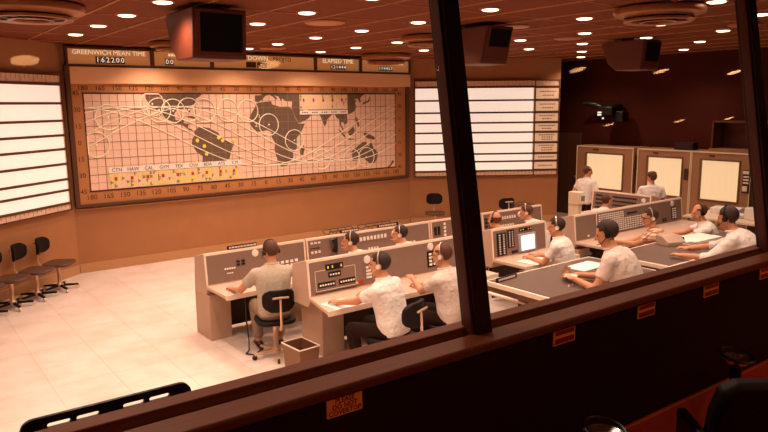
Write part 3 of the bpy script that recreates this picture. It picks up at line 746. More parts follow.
# spotlight on the far right wall
o = empty('wall_projector', (14.3, 9.75, 2.62), -PI/2, 'black wall projector lamp with small lit tags, high on the dark right wall', 'lamp')
MB().prism([(-.5, -.05), (-.48, .14), (-.05, .2), (0, .1), (-.02, -.12)], 0, .38).build('body', M['black'], o, bev=.02)
MB().tube([(.1, -.1, .05), (-.3, -.25, .2), (-.52, -.35, .22)], [.09, .07, .03], 10).build('barrel', M['black'], o)
MB().box((.38, -.35, -.22), (.58, -.1, .03)).build('side_box', M['black'], o, bev=.02)
b = MB()
for q in range(4): b.box((.02+.055*(q % 2), -.52, -.07+.055*(q//2)), (.06+.055*(q % 2), -.5, -.03+.055*(q//2)))
b.build('lit_tags', M['digit'], o); MB().ell((.16, -.5, -.13), (.025, .02, .025)).build('pilot_light', M['digit'], o)
MB().box((.1, -.02, -.05), (.3, .045, .15)).build('wall_bracket', M['black'], o)

# ------------------------------------------------------------------ chairs
def task_chair(name, loc, rz, label, seat='vinyl', group='swivel task chairs', legs=5):
    o = empty(name, loc, rz, label, 'chair', group)
    MB().lathe([(.02, .045), (.06, .06), (.055, .10), (.03, .13), (.03, .40), (.03, .41)], 14).build('post', M['chrome'], o)
    for k in range(legs):
        a = 2*PI*k/legs+.5; R = Matrix.Rotation(a, 4, 'Z')
        l = MB().prism([(.03, .06), (.03, .10), (.27, .075), (.27, .05)], -.018, .018); bmesh.ops.transform(l.bm, matrix=R, verts=l.bm.verts[:]); lg = l.build('leg', M['chrome'] if seat == 'vinyl' else M['vinyl'], o, bev=.005)
        p = R @ V((0, .265, .028))
        ca = MB(); t = V((math.cos(a), math.sin(a), 0)); ca.cyl(p-t*.012, p+t*.012, .028, seg=12); ca.cyl(p, p+V((0, 0, .035)), .008, seg=6); ca.build('caster', M['cream'] if seat != 'vinyl' else M['kick'], lg)
    sb = MB(); pts = []
    for k in range(24):
        a = 2*PI*k/24; e = .55; pts.append((.225*math.copysign(abs(math.cos(a))**e, math.cos(a)), .02+.215*math.copysign(abs(math.sin(a))**e, math.sin(a))))
    sb.plate(pts, .41, .46); sb.build('seat', M[seat], o, bev=.018)
    MB().box((-.1, -.12, .39), (.1, .12, .412)).build('seat_plate', M['kick'], o)
    MB().tube([(0, -.05, .395), (0, -.28, .40), (0, -.315, .46), (0, -.30, .75)], .014, 8).build('back_post', M['chrome'], o)
    MB().tube([(-.09, -.315, .77), (0, -.325, .775), (.09, -.315, .77)], .013, 8).build('cross_bar', M['chrome'], o)
    bb = MB(); R = []
    for j in range(9):
        z = .60+.25*j/8; hw = .185*(1-.45*abs((j-4)/4)**4); ring = []
        for s_, off in ((1, -.25), (-1, -.295)):
            for q in range(9):
                u = s_*(q-4)/4; ring.append(V((u*hw, off+.07*(u*hw/.19)**2-.02*((j-4)/4)**2*.3, z)))
        R.append(ring)
    bb.rings(R); bb.build('backrest', M['vinyl'], o, bev=.008)
    return o
for (x, y, rz, lab) in ((2.14, 11.36, -2.2, 'empty brown-seated swivel chair by the left wall, nearest the map corner'),
                        (1.76, 11.05, -2.2, 'empty swivel chair by the left wall, second from the map corner'),
                        (1.38, 10.74, -2.2, 'empty swivel chair by the left wall, third from the map corner'),
                        (1.00, 10.43, -2.2, 'empty swivel chair by the left wall, half outside the left picture edge')):
    task_chair('swivel_chair', (x, y, 0), rz, lab, 'brownvinyl', 'empty chairs along the left wall')
for (x, y, rz, lab) in ((9.95, 11.20, 2.5, 'empty swivel chair below the right status board, left of the window post'),
                        (10.45, 10.75, 2.7, 'empty swivel chair below the right status board, half hidden by the window post'),
                        (10.85, 10.02, -.3, 'empty swivel chair below the right status board, right of the window post')):
    task_chair('swivel_chair', (x, y, 0), rz, lab, 'brownvinyl', 'empty chairs below the right board')

# ------------------------------------------------------------------ people
def remesh(b, voxel, name, m, it=4):
    bmesh.ops.recalc_face_normals(b.bm, faces=b.bm.faces[:])
    me = bpy.data.meshes.new('tmp'); b.bm.to_mesh(me); b.bm.free()
    o = bpy.data.objects.new('tmp', me); COL.objects.link(o)
    r = o.modifiers.new('r', 'REMESH'); r.mode = 'VOXEL'; r.voxel_size = voxel
    s_ = o.modifiers.new('s', 'SMOOTH'); s_.factor = .5; s_.iterations = it
    me2 = bpy.data.meshes.new_from_object(o.evaluated_get(bpy.context.evaluated_depsgraph_get()))
    bpy.data.objects.remove(o); bpy.data.meshes.remove(me)
    me2.name = name
    me2.materials.clear(); me2.materials.append(m)
    for p in me2.polygons: p.use_smooth = True
    return me2
def ik(S, T, a, c, pole):
    d = T-S; L = min(d.length, a+c-.006); d = d.normalized(); T2 = S+d*L
    x = (a*a-c*c+L*L)/(2*L); h = math.sqrt(max(a*a-x*x, 0)); p = pole-d*pole.dot(d); p.normalize()
    return S+d*x+p*h, T2
def person(label, loc, hd, lean=8, hands=None, feet=None, shirt='shirt', trou='trou', hair='hair', hairtype='short', headyaw=0, headpitch=8, headset=True,
           sleeve='short', stand=False, scale=1., twist=0, glasses=False, cap=False, bow=0.):
    rz = math.radians(hd-90); Rw = Matrix.Rotation(rz, 4, 'Z'); inv = (Matrix.Translation(V(loc)) @ Rw @ Matrix.Scale(scale, 4)).inverted()
    hz = .90 if stand else .535
    Hp = V((0, 0, hz)); ln = math.radians(lean)
    def sp(t):    # spine point, back rounding forward with height
        a = ln*(1+.35*(t/.5)) + bow*t
        return Hp + V((0, math.sin(a)*t, math.cos(a)*t))
    S = MB(); S2 = MB(); TR = MB()
    tw = math.radians(twist)
    def ring(t, aa, bb_, off=0):
        c = sp(t); a2 = ln*(1+.35*t/.5)+bow*t; th = tw*max(0, t)/.45
        X = V((math.cos(th), math.sin(th), 0)); Yv = V((-math.sin(th)*math.cos(a2), math.cos(th)*math.cos(a2), -math.sin(a2)))
        return [c + X*aa*math.copysign(abs(math.cos(q))**.85, math.cos(q)) + Yv*(bb_*math.copysign(abs(math.sin(q))**.9, math.sin(q))+off) for q in [2*PI*k/20 for k in range(20)]]
    prof = [(-.09, .13, .10), (-.05, .165, .125), (.03, .17, .13), (.12, .16, .122), (.22, .168, .125), (.32, .185, .128), (.40, .194, .118), (.46, .168, .095), (.50, .10, .075), (.53, .058, .056), (.55, .052, .054)]
    S.rings([ring(t, a*.95, b_*.95) for t, a, b_ in prof])
    shirtp = [(-.06, .178, .138), (0, .186, .148), (.08, .186, .146), (.16, .184, .144), (.24, .190, .144), (.32, .203, .144), (.40, .210, .134), (.46, .180, .110), (.495, .105, .082), (.515, .075, .072)]
    S2.rings([ring(t, a, b_) for t, a, b_ in shirtp])
    # arms
    th = tw; X = V((math.cos(th), math.sin(th), 0))
    Xo = X
    handpts = []
    for sgn, tgt in zip((-1, 1), hands or (None, None)):
        sh = sp(.415)+X*sgn*.185
        if tgt is None:
            T = sh+V((sgn*.10, .10, -.50))
        else: T = inv @ V(tgt)
        pole = V((sgn*.55, -.35, -.75))
        el, wr = ik(sh, T, .285, .255, pole)
        fd = (wr-el).normalized()
        S.cap(sh, el, .05, .042); S.cap(el, wr, .041, .028)
        S.cap(wr, wr+fd*.04, .028, .03)
        if sleeve == 'short':
            e2 = sh+(el-sh)*.62; S2.cap(sh-X*sgn*.03, sh, .075, .072); S2.tube([sh, sh+(e2-sh)*.5, e2], [.072, .066, .068], 14)
        elif sleeve == 'rolled':
            S2.cap(sh-X*sgn*.03, sh, .075, .07); S2.cap(sh, el, .068, .056); w2 = el+(wr-el)*.35; S2.tube([el, w2], [.055, .052], 14)
        handpts.append((wr, fd, sgn))
    # legs
    TR.rings([ring(t, a, b_) for t, a, b_ in ((-.115, .12, .10), (-.08, .165, .13), (-.02, .18, .142), (.05, .178, .14), (.075, .172, .134))])
    feetp = []
    for i, sgn in enumerate((-1, 1)):
        hip = Hp+V((sgn*.092, .0, -.03))
        if stand:
            f = V((sgn*.10, .02 if i else -.06, .09)); kn = (hip+f)/2+V((0, .03, 0))
        else:
            fx, fy = (feet[i] if feet else (sgn*.13, .42)); f = V((fx, fy, .09))
            kn, f = ik(hip, f, .41, .42, V((sgn*.1, .5, 1)))
        S.cap(hip, kn, .078, .056); S.cap(kn, f, .054, .038); S.cap(f, f+V((0, .10, -.045)), .034, .03)
        TR.cap(hip, kn, .094, .072); TR.tube([kn, kn+(f-kn)*.08, kn+(f-kn)*.5, kn+(f-kn)*.93], [.066, .072, .066, .060], 14); TR.cap(kn, kn+(f-kn)*.05, .072, .072)
        feetp.append(f)
    # head
    N = sp(.535); hy = math.radians(headyaw); hp = math.radians(headpitch)
    HR = Matrix.Rotation(tw+hy, 4, 'Z') @ Matrix.Rotation(-hp, 4, 'X')
    hc = N+V((0, math.sin(ln*1.2+.15)*.09, .105)); HM = Matrix.Translation(hc) @ HR
    S.cap(sp(.48), N+(hc-N)*.35, .057, .054)
    S.ell((0, -.014, .04), (.077, .097, .092), HM, 16, 12); S.ell((0, .022, -.03), (.060, .072, .082), HM, 16, 12)
    S.ell((0, .062, -.088), (.030, .026, .024), HM); S.cap(HM @ V((0, .092, .018)), HM @ V((0, .112, -.018)), .009, .015)
    S.cap(HM @ V((-.04, .078, .03)), HM @ V((.04, .078, .03)), .012, .012)
    for sg in (-1, 1): S.ell((sg*.076, -.012, -.005), (.011, .024, .033), HM)
    body = remesh(S, .0115, 'person', M['skin'], 3)
    # hands with five fingers
    Hd = MB(); Hd.bm.from_mesh(body)
    for wr, fd, sgn in handpts:
        flat = V((fd.x, fd.y, fd.z*.35)).normalized() if tgt is not None else fd
        up_ = V((0, 0, 1)); side = flat.cross(up_); side = side.normalized() if side.length > .1 else V((1, 0, 0))
        nrm = side.cross(flat).normalized()
        Mh = Matrix((side, flat, nrm)).transposed().to_4x4(); Mh.translation = wr+flat*.065
        Hd.ell((0, 0, 0), (.040, .055, .016), Mh, 12, 8)
        for q, (ox, L) in enumerate(((-.030, .062), (-.010, .076), (.011, .080), (.031, .070))):
            if sgn < 0: ox = ox
            p0 = Mh @ V((ox, .035, 0)); p1 = Mh @ V((ox*1.1, .035+L*.5, .004)); p2 = Mh @ V((ox*1.12, .035+L*.8, -.012)); p3 = Mh @ V((ox*1.1, .035+L*.95, -.028))
            Hd.tube([p0, p1, p2, p3], [.0092, .0088, .008, .006], 8)
        tx = -sgn
        Hd.tube([Mh @ V((tx*.03, -.03, 0)), Mh @ V((tx*.055, .0, -.004)), Mh @ V((tx*.06, .028, -.012)), Mh @ V((tx*.055, .048, -.018))], [.013, .011, .010, .007], 8)
    me = bpy.data.meshes.new('person'); Hd.bm.normal_update(); Hd.bm.to_mesh(me); Hd.bm.free(); me.materials.append(M['skin'])
    for p in me.polygons: p.use_smooth = True
    o = bpy.data.objects.new('person', me); COL.objects.link(o); o.location = loc; o.rotation_euler = (0, 0, rz); o.scale = (scale,)*3
    tag(o, label, 'person', 'flight controllers')
    def child(mesh, nm):
        c = bpy.data.objects.new(nm, mesh); COL.objects.link(c); c.parent = o; return c
    child(remesh(S2, .0135, 'shirt', M[shirt], 4), 'shirt')
    child(remesh(TR, .0145, 'trousers', M[trou], 3), 'trousers')
    # collar
    cp = sp(.512); Rg = [cp+V((.068*math.cos(q), .066*math.sin(q)+.004, .012*math.sin(q)*-1)) for q in [2*PI*k_/16 for k_ in range(17)]]
    MB().tube(Rg, .013, 8).build('collar', M[shirt], o)
    for f in feetp:
        sm = MB(); R = []
        for yy, ww, hh in ((-.07, .030, .055), (-.05, .040, .075), (0, .042, .085), (.06, .046, .062), (.13, .046, .045), (.175, .030, .032)):
            R.append([V((f.x+ww*math.cos(q), f.y+yy, max(f.z-.088+.0, f.z-.088)+hh*.5+hh*.5*math.sin(q))) for q in [2*PI*k_/14 for k_ in range(14)]])
        sm.rings(R); sm.build('shoe', M['shoe'], o)
    # face details
    eb = MB()
    for sg in (-1, 1): eb.ell((sg*.030, .080, .012), (.012, .008, .007), HM, 8, 6)
    eb.build('eyes', M['eye'], o)
    MB().ell((0, .090, -.052), (.022, .007, .007), HM, 8, 6).build('mouth', M['mouth'], o)
    if hairtype != 'none':
        hb = MB(); R = []; seg, rng = 24, 18
        for j in range(rng+1):
            t_ = -PI/2+PI*j/rng; t_ = max(min(t_, PI/2-.04), -PI/2+.04); ring_ = []
            for q in range(seg):
                a = 2*PI*q/seg; p = V((math.cos(t_)*math.cos(a), math.cos(t_)*math.sin(a), math.sin(t_)))
                r_ = V((.0815*p.x, .103*p.y-.019, .097*p.z+.040))
                front = p.y > .30 and r_.z < .085-.03*(abs(p.x) > .55); low = r_.z < (-.045 if p.y < -.1 else -.005)
                if hairtype == 'bald': hide = r_.z > .065 or front or low or p.y > .45
                elif hairtype == 'recede': hide = front or low or (p.y > .05 and r_.z > .075) 
                else: hide = front or low
                if hide: r_ = V((.084*p.x*.82, .105*p.y*.80-.012, (r_.z-.03)*.75+.025))
                ring_.append(HM @ r_)
            R.append(ring_)
        hb.rings(R); hb.build('hair', M[hair], o, smooth=80)
    if cap:
        cb = MB(); cb.lathe([(.09, .0), (.095, .02), (.085, .07), (.05, .095), (.005, .10)], 20, M4=HM @ Matrix.Translation(V((0, -.012, .05)))); cb.ell((0, .11, .055), (.06, .06, .008), HM); cb.build('cap', M['hair_br'], o)
    if headset:
        hs = MB(); P = [HM @ V((.088*math.cos(a), -.012, .04+.103*math.sin(a))) for a in [math.radians(q) for q in range(-20, 201, 20)]]
        hs.tube(P, .007, 6)
        for sg in (-1, 1): hs.cyl(HM @ V((sg*.078, -.012, .0)), HM @ V((sg*.102, -.012, .0)), .030, .026, 12)
        hs.tube([HM @ V((-.095, 0, -.01)), HM @ V((-.088, .06, -.055)), HM @ V((-.04, .11, -.065))], .0045, 6)
        h_ = hs.build('headset', M['chrome' if headset == 'white' else 'black'], o)
        if headset == 'white': MB().cyl(HM @ V((-.100, -.012, .0)), HM @ V((-.108, -.012, .0)), .022, .02, 12).build('ear_pad', M['white'], h_)
        if headset == 'white': MB().cyl(HM @ V((.100, -.012, .0)), HM @ V((.108, -.012, .0)), .022, .02, 12).build('ear_pad', M['white'], h_)
    if glasses:
        g = MB()
        for sg in (-1, 1):
            g.tube([HM @ V((sg*.032+.02*math.cos(q), .094, .012+.016*math.sin(q))) for q in [2*PI*k_/12 for k_ in range(13)]], .003, 5)
            g.tube([HM @ V((sg*.052, .092, .016)), HM @ V((sg*.082, .0, .01))], .003, 5)
        g.build('glasses', M['black'], o)
    return o
def chair_for(loc, hd, label):
    x, y, z = loc
    task_chair('operator_chair', (x, y, z), math.radians(hd-90), label, 'vinyl', 'occupied swivel chairs')

DZ = .685
def seat(loc, hd, label, clabel, **kw):
    chair_for(loc, hd, clabel); return person(label, loc, hd, **kw)
# row one
seat((3.47, 6.66, 0), 75, 'man in flecked grey shirt seen from behind at the leftmost front row console', 'black swivel chair under the man in the flecked grey shirt',
     lean=6, hands=((3.22, 7.20, .72), (3.76, 7.22, .72)), shirt='shirt_gr', trou='trou_lt', hair='hair_br', headpitch=14, headyaw=16, headset=True, feet=((-.12, .36), (.12, .30)), scale=1.03)
seat((4.93, 6.77, 0), 112, 'dark-haired headset man in profile in front of a black handset, front row', 'chair under the front row man by the black handset', lean=18, bow=.2, hands=((4.62, 7.25, .72), (4.95, 7.3, .72)), headyaw=25, headpitch=2, headset='white')
seat((5.73, 6.76, 0), 110, 'dark-haired headset man in the front row, second left of the window post', 'chair under the second front row man left of the window post', lean=18, bow=.2, hands=((5.45, 7.25, .72), (5.8, 7.3, .72)), headyaw=25, headpitch=2, headset='white')
seat((7.48, 6.68, 0), 100, 'balding man in white shirt in the front row, just right of the window post', 'chair under the balding front row man', lean=18, bow=.2, headpitch=2, hairtype='bald', hair='hair_br', headset=True)
seat((8.43, 6.86, 0), 105, 'headset man looking down at the right end of the front row', 'chair under the rightmost front row man', lean=18, bow=.2, hands=((8.2, 7.35, .72), (8.5, 7.35, .72)), headyaw=20, headpitch=12, hair='hair_br', headset='white')
# row two
seat((3.93, 5.03, H2), 112, 'man in white shirt and headset reaching onto the boxed switch console', 'black swivel chair under the white-shirted man at the boxed switch console', lean=10, hands=((3.62, 5.58, .85), (4.05, 5.58, .86)), headyaw=14, headset='white', headpitch=6, hair='hair', feet=((-.12, .34), (.14, .28)))
seat((4.65, 4.94, H2), 106, 'balding man in pale shirt at the blank console panel beside the window post', 'black swivel chair under the balding man by the window post', lean=9, hands=((4.52, 5.44, .98), (4.75, 5.55, .86)), shirt='shirt_pk', hair='hair_br', hairtype='recede', headset='white', headpitch=8, headyaw=12)
seat((6.90, 5.23, H2), 112, 'man in white shirt before the glowing television screen', 'chair under the man at the television console', lean=10, hands=((6.72, 5.66, .85), (6.98, 5.72, .85)), headyaw=15, headset='white', hair='hair')
seat((8.48, 4.85, H2), 118, 'man in plaid shirt and headset at the key matrix console', 'chair under the plaid-shirted man', lean=12, hands=((8.22, 5.36, .92), (8.34, 5.46, .86)), shirt='plaid', headyaw=22, headset='white', glasses=True, hair='hair')
seat((9.53, 4.65, H2), 125, 'balding man in white shirt leaning left at the right end of the middle row', 'chair under the man at the right end of the middle row', lean=16, hands=((8.98, 5.10, .90), (9.2, 5.3, .88)), headyaw=18, headset=True, hairtype='recede', hair='hair_br')
# row three
seat((5.90, 3.66, H3), 104, 'man in pale shirt hunched over the left flat desk, holding a paper', 'chair under the hunched man at the left flat desk', lean=14, hands=((5.60, 4.12, 1.06), (5.80, 4.22, 1.06)), shirt='shirt_pk', headyaw=18, headpitch=20, headset=True, bow=.2, scale=1.1)
seat((7.86, 3.34, H3), 98, 'man in white rolled sleeves leaning on the right flat desk', 'chair under the man in rolled sleeves', lean=20, hands=((7.50, 4.00, 1.06), (7.82, 4.18, 1.06)), sleeve='rolled', headyaw=-8, headpitch=14, headset=True, hair='hair', scale=1.1, bow=.1)
# side console and standing men
seat((9.73, 6.72, H2), 8, 'man in white shirt seen in profile at the side console, facing right', 'chair under the man at the side console', lean=12, hands=((10.25, 6.95, .86), (10.25, 6.6, .86)), headset=False, hair='hair_br', hairtype='recede', headpitch=4, scale=.92)
person('man in white shirt standing with hands low before the leftmost plotting board', (11.62, 8.42, 0), -5, lean=3, hands=((11.80, 8.56, .98), (11.86, 8.2, .90)), headset=False, hairtype='recede', hair='hair_br', stand=True, scale=.94, headyaw=-20)
person('figure in white shirt and dark cap facing the middle plotting board, back turned', (11.75, 7.02, 0), 40, lean=2, headyaw=35, headset=False, stand=True, scale=.92, cap=True, hair='hair_br')

# ------------------------------------------------------------------ loose things
o = empty('waste_bin', (3.36, 5.90, 0), .06, 'square brown waste bin with light rim below the middle row console', 'bin')
b = MB(); R = [[V((sx*w_, sy*d_, z)) for sx, sy in ((-1, -1), (1, -1), (1, 1), (-1, 1))] for w_, d_, z in ((.10, .135, .0), (.125, .17, .38), (.113, .158, .38), (.09, .125, .02))]
b.rings(R); b.build('body', M['bin'], o)
b = MB(); b.tube([(sx*.125, sy*.17, .38) for sx, sy in ((-1, -1), (1, -1), (1, 1), (-1, 1), (-1, -1))], .008, 6); b.build('rim', M['trimlt'], o)
for q, (x, y) in enumerate(((-.04, .03), (.0, .05), (.05, .02))):
    pass
b = MB(); b.ell((-.02, 0, .25), (.07, .08, .05)); b.build('crumpled_liner', M['boardframe'], o)
# name plates
def nameplate(x, y, z, w, label, rz=0, m='black'):
    o = empty('name_plate', (x, y, z), rz, label, 'name plate', 'name plates on consoles')
    MB().prism([(0, 0), (.006, .045), (.02, .045), (.03, 0)], 0, w).build('plate', M[m], o)
    b = MB(); u = .02
    while u < w-.04:
        ww = random.uniform(.02, .04); b.box((u, -.002, .012), (u+ww, .006, .032)); u += ww+.01
    b.build('lettering', M['trimlt'] if m == 'black' else M['yellow'], o)
nameplate(3.40, R1+.04, 1.082, .40, 'long black name plate on top of the leftmost front row console')
nameplate(5.10, R1+.04, 1.082, .30, 'black name plate on the front row console above the handset')
nameplate(5.75, R1+.04, 1.082, .38, 'black name plate on the front row console above the white indicators')
nameplate(5.05, 4.70, 1.002, .34, 'black and yellow name plate on the back corner of the left flat desk', .1)
# console-top trays
def tray(x, y, z, w, label):
    o = empty('wire_tray', (x, y, z), 0, label, 'tray', 'wire trays on consoles')
    b = MB()
    for yy in (0, .18): b.tube([(0, yy, .05), (w, yy, .05)], .006, 6)
    for k_ in range(5):
        u = w*k_/4; b.tube([(u, 0, .05), (u, .02, .01), (u, .16, .01), (u, .18, .05)], .005, 6)
    b.build('wires', M['black'], o)
tray(4.95, R1+.10, 1.06, .5, 'black wire tray lying on the front row console beside the handset man')
tray(5.55, R1+.10, 1.06, .6, 'black wire tray lying on the front row console between two men')
tray(8.75, R1+.10, 1.06, .5, 'dark tray lying on the right end of the front row console')
# desk things
def slab(name, x, y, z, w, d, h, rz, m, label, cat, group=None, bev=.003):
    return tag(MB().box((-w/2, -d/2, 0), (w/2, d/2, h)).build(name, M[m], None, bev, (x, y, z), rz), label, cat, group)
slab('paper_sheet', 6.75, 5.62, H2+.687, .42, .30, .006, .1, 'paper', 'white paper sheets on the desk of the television console', 'paper')
slab('paper_sheet', 6.35, 4.55, 1.002, .46, .26, .012, .05, 'paper', 'white paper lying at the back of the left flat desk', 'paper')
slab('paper_sheet', 3.70, 7.28, .687, .30, .2, .006, .2, 'paper', 'pale paper under the hands of the man in the flecked shirt', 'paper')
slab('paper_sheet', 3.68, 5.62, H2+.687, .30, .28, .006, .1, 'paper', 'pale paper on the desk of the boxed switch console', 'paper')
o = empty('open_binder', (8.75, 4.55, 1.002), -.05, 'open white binder lying on the right flat desk', 'binder')
for sx in (-1, 1): MB().prism([(-.17, 0), (.17, 0), (.17, .03), (-.17, .03)], sx*.19-.185, sx*.19+.185).build('page_block', M['paper'], o, bev=.004)
MB().box((-.39, -.18, -.0005), (.39, .18, .006)).build('cover', M['cream'], o)
for i, (x, y) in enumerate(((5.72, 4.36), (5.83, 4.42))):
    o = empty('metal_cup', (x, y, 1.002), 0, ('metal cup on the left flat desk, nearer the window post', 'metal cup on the left flat desk, nearer the hunched man')[i], 'cup', 'cups on the left flat desk')
    MB().lathe([(.034, 0), (.038, .10), (.034, .10), (.030, .01)], 20).build('body', M['chrome'], o)
    MB().lathe([(.001, .0805), (.033, .0805), (.033, .082)], 16).build('drink', M['kick'], o)
MB_ = MB()
o = slab('note_card', 5.58, 4.18, 1.0025, .2, .12, .002, .2, 'desk_dark', 'dark card with a row of pale dots on the left flat desk', 'card')
b = MB()
for q in range(7): b.ell((-.085+.028*q, -.02+.012*(q % 3), .003), (.008, .008, .002))
b.build('dots', M['paper'], o)
slab('paper_sheet', 5.66, 4.24, 1.068, .14, .12, .004, .5, 'paper', 'small paper held by the hunched man at the left flat desk', 'paper')
o = empty('desk_intercom', (8.22, 4.60, 1.002), -.35, 'wedge-shaped grey intercom box on the right flat desk by the plaid shirt', 'intercom')
MB().prism([(-.12, 0), (-.12, .05), (.0, .12), (.12, .12), (.12, 0)], -.14, .14).build('case', M['cons'], o, bev=.006)
MB().box((.141, -.08, .03), (.146, .1, .10)).build('speaker_grille', M['black'], o)
o = empty('phone_box', (8.15, 4.28, 1.002), 0, 'short grey box by the left edge of the open binder', 'box')
MB().box((-.1, -.07, 0), (.1, .07, .075)).build('case', M['cons'], o, bev=.006); MB().box((-.07, -.05, .074), (.07, .05, .08)).build('keys', M['face'], o)
# cabinet by the aisle
o = empty('notice_cabinet', (9.34, 6.90, 0), 0, 'narrow cream cabinet with a paper notice, beside the aisle end of the middle row', 'cabinet')
MB().box((0, 0, 0), (.10, .2, 1.16)).build('body', M['cream'], o, bev=.006); MB().box((-.01, -.03, 1.16), (.15, .2, 1.37)).build('top_box', M['cream'], o, bev=.008)
n_ = MB().box((.015, -.036, 1.18), (.13, -.03, 1.35)).build('notice', M['paper'], o); b = MB()
for q in range(3): b.box((.03+.032*q, -.04, 1.22), (.048+.032*q, -.036, 1.31))
b.build('notice_marks', M['ink'], n_)
# table at right with papers and a white box
o = empty('side_table', (12.0, 5.0, 0), 0, 'cream side table at the right, before the plotting boards', 'table')
MB().box((0, 0, .71), (1.25, 1.5, .75)).build('tabletop', M['cream'], o, bev=.006)
for u, v in ((.04, .04), (1.16, .04), (.04, 1.41), (1.16, 1.41)): MB().box((u, v, 0), (u+.05, v+.05, .71)).build('leg', M['chrome'], o)
slab('paper_stack', 12.85, 6.1, .752, .4, .5, .10, .2, 'paper', 'pile of white papers on the side table at right', 'paper')
slab('paper_stack', 12.45, 5.75, .752, .35, .3, .06, -.3, 'paper', 'lower pile of white papers nearer on the side table', 'paper')
o = empty('white_case', (12.50, 5.30, .752), -.3, 'white carrying case with handle on the side table at right edge', 'case')
MB().prism([(-.2, 0), (-.2, .16), (-.12, .22), (.2, .22), (.2, 0)], -.22, .22).build('case_body', M['white'], o, bev=.02)
MB().tube([(-.1, 0, .21), (-.1, 0, .27), (.1, 0, .27), (.1, 0, .21)], .012, 8).build('handle', M['cream'], o)
# cable at the leftmost console
tag(MB().tube([(3.32, 7.10, .62), (3.30, 7.06, .35), (3.33, 7.08, .1), (3.28, 6.98, .012), (3.2, 6.9, .012), (3.27, 6.8, .012), (3.38, 6.9, .012)], .008, 6).build('headset_cable', M['black']), 'black headset cable hanging to the floor under the leftmost console', 'cable')
# slotted black panel standing beyond the sill
o = empty('slotted_guard', (.21, 1.745, 1.962), GA, 'black rounded guard panel with long slots beyond the sill at lower left', 'guard')
W_, z0_, z1_ = .425, .0, .137
SLOTS = (.06, .128, .242, .31)
def rrect(x0, z0, x1, z1, r, n=6):
    P = []
    for cx_, cz, a0 in ((x1-r, z1-r, 0), (x0+r, z1-r, 90), (x0+r, z0+r, 180), (x1-r, z0+r, 270)):
        for q in range(n+1): a = math.radians(a0+90*q/n); P.append((cx_+r*math.cos(a), cz+r*math.sin(a)))
    return P
def guard():
    import itertools
    bm = bmesh.new(); loops = [rrect(0, 0, W_, z1_, .03)]
    for q in SLOTS:
        loops.append(rrect(q, .106, q+.055, .119, .006, 4))
    ed = []
    for L in loops:
        vs = [bm.verts.new((x, 0, z)) for x, z in L]
        ed += [bm.edges.new((vs[i], vs[(i+1) % len(vs)])) for i in range(len(vs))]
    bmesh.ops.triangle_fill(bm, use_beauty=True, use_dissolve=False, edges=ed)
    # drop the faces filling the slots
    for f in list(bm.faces):
        c = f.calc_center_median()
        if .1065 < c.z < .1185 and any(q < c.x < q+.055 for q in SLOTS) and all(.105 < v.co.z < .120 for v in f.verts): bm.faces.remove(f)
    g = bmesh.ops.extrude_face_region(bm, geom=bm.faces[:]); bmesh.ops.translate(bm, verts=[v for v in g['geom'] if isinstance(v, bmesh.types.BMVert)], vec=(0, .012, 0))
    b = MB(); b.bm.free(); b.bm = bm; return b
guard().build('slotted_plate', M['black'], o)
MB().box((.05, -.08, .02), (.08, .0, .06)).box((.37, -.08, .02), (.40, 0, .06)).build('bracket', M['black'], o)

# gallery seats and ashtrays
def gallery_seat(x, y, rz, label):
    o = empty('gallery_chair', (x, y, ZG), rz, label, 'seat', 'dark gallery seats')
    pts = [(-.24, -.2), (.24, -.2), (.26, .16), (.245, .26), (.20, .295), (0, .30), (-.20, .295), (-.245, .26), (-.26, .16)]
    b = MB(); R = []
    for yy, s_ in ((-.05, .93), (-.03, 1), (.02, 1), (.04, .93)): R.append([V((px*s_, yy-.12*(pz/.36), .28+pz*s_)) for px, pz in pts])
    b.rings(R); b.build('backrest', M['vinyl'], o, bev=.008)
    MB().box((-.22, .0, .16), (.24, .22, .24)).build('seat_cushion', M['vinyl'], o, bev=.03)
    for s_ in (-1, 1):
        MB().box((s_*.285-.02, -.10, 0), (s_*.285+.02, .14, .36)).build('arm_panel', M['black'], o, bev=.012)
    return o
gallery_seat(2.56, .985, -.72, 'dark rounded gallery seat at the lower right, beside the chrome ashtray post')
gallery_seat(1.86, .95, -.70, 'dark gallery seat top at the bottom edge, left of the other seat')
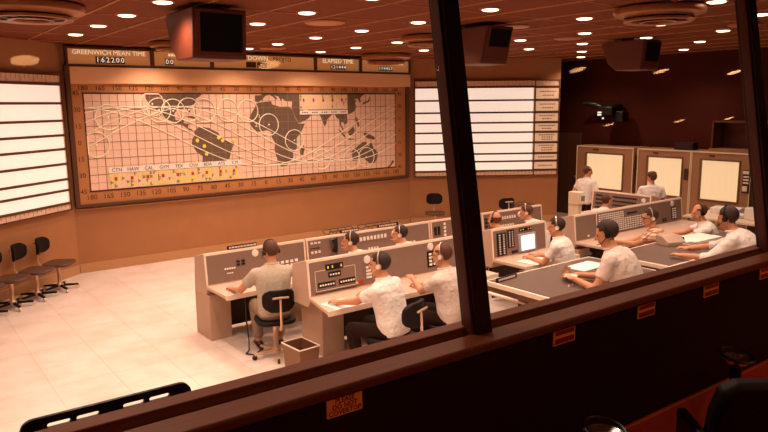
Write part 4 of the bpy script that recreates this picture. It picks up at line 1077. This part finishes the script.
def ashtray(x, y, ztop, label):
    o = empty('ashtray_stand', (x, y, ZG), 0, label, 'ashtray', 'chrome ashtray stands')
    h = ztop-ZG
    MB().lathe([(.09, 0), (.09, .012), (.03, .02), (.024, .03), (.024, h-.03)], 20).build('post', M['black'], o)
    MB().lathe([(.02, h-.035), (.048, h-.02), (.068, h), (.060, h+.002), (.036, h-.012), (.002, h-.015)], 28).build('dish', M['polish'], o)
    P = [(-.07*math.cos(a), .07*math.sin(a), h+.012+.012*math.sin(a)) for a in [2*PI*k_/24 for k_ in range(25)]]
    MB().tube(P, .006, 6).build('rim_guard', M['black'], o)
ashtray(2.93, 1.30, 1.735, 'chrome ashtray on a dark post beside the right gallery seat')
ashtray(1.84, 1.22, 1.765, 'chrome ashtray glinting at the bottom edge, left of the seat tops')

# ------------------------------------------------------------------ world, camera
wd = bpy.data.worlds.new('World'); scene.world = wd; wd.use_nodes = True
wd.node_tree.nodes['Background'].inputs['Color'].default_value = (.02, .008, .004, 1); wd.node_tree.nodes['Background'].inputs['Strength'].default_value = .2
cam = bpy.data.cameras.new('camera'); co = bpy.data.objects.new('camera', cam); COL.objects.link(co); scene.camera = co
F = 670.; cam.sensor_width = 36; cam.lens = F/768*36; cam.clip_start = .05
pitch, head, roll = math.radians(9.4), math.radians(52.8), math.radians(.6)
fw = V((math.cos(head)*math.cos(pitch), math.sin(head)*math.cos(pitch), -math.sin(pitch)))
r0 = V((math.sin(head), -math.cos(head), 0)); u0 = r0.cross(fw)
rt = r0*math.cos(roll)-u0*math.sin(roll); up = u0*math.cos(roll)+r0*math.sin(roll)
co.matrix_world = Matrix(((rt.x, up.x, -fw.x, 0), (rt.y, up.y, -fw.y, 0), (rt.z, up.z, -fw.z, 2.85), (0, 0, 0, 1)))
vs = scene.view_settings; vs.view_transform = 'Standard'; vs.look = 'None'; vs.gamma = 1; vs.exposure = 0; vs.use_curve_mapping = False
scene.cycles.use_denoising = True
scene.cycles.diffuse_bounces = 3; scene.cycles.max_bounces = 8; scene.cycles.transparent_max_bounces = 16
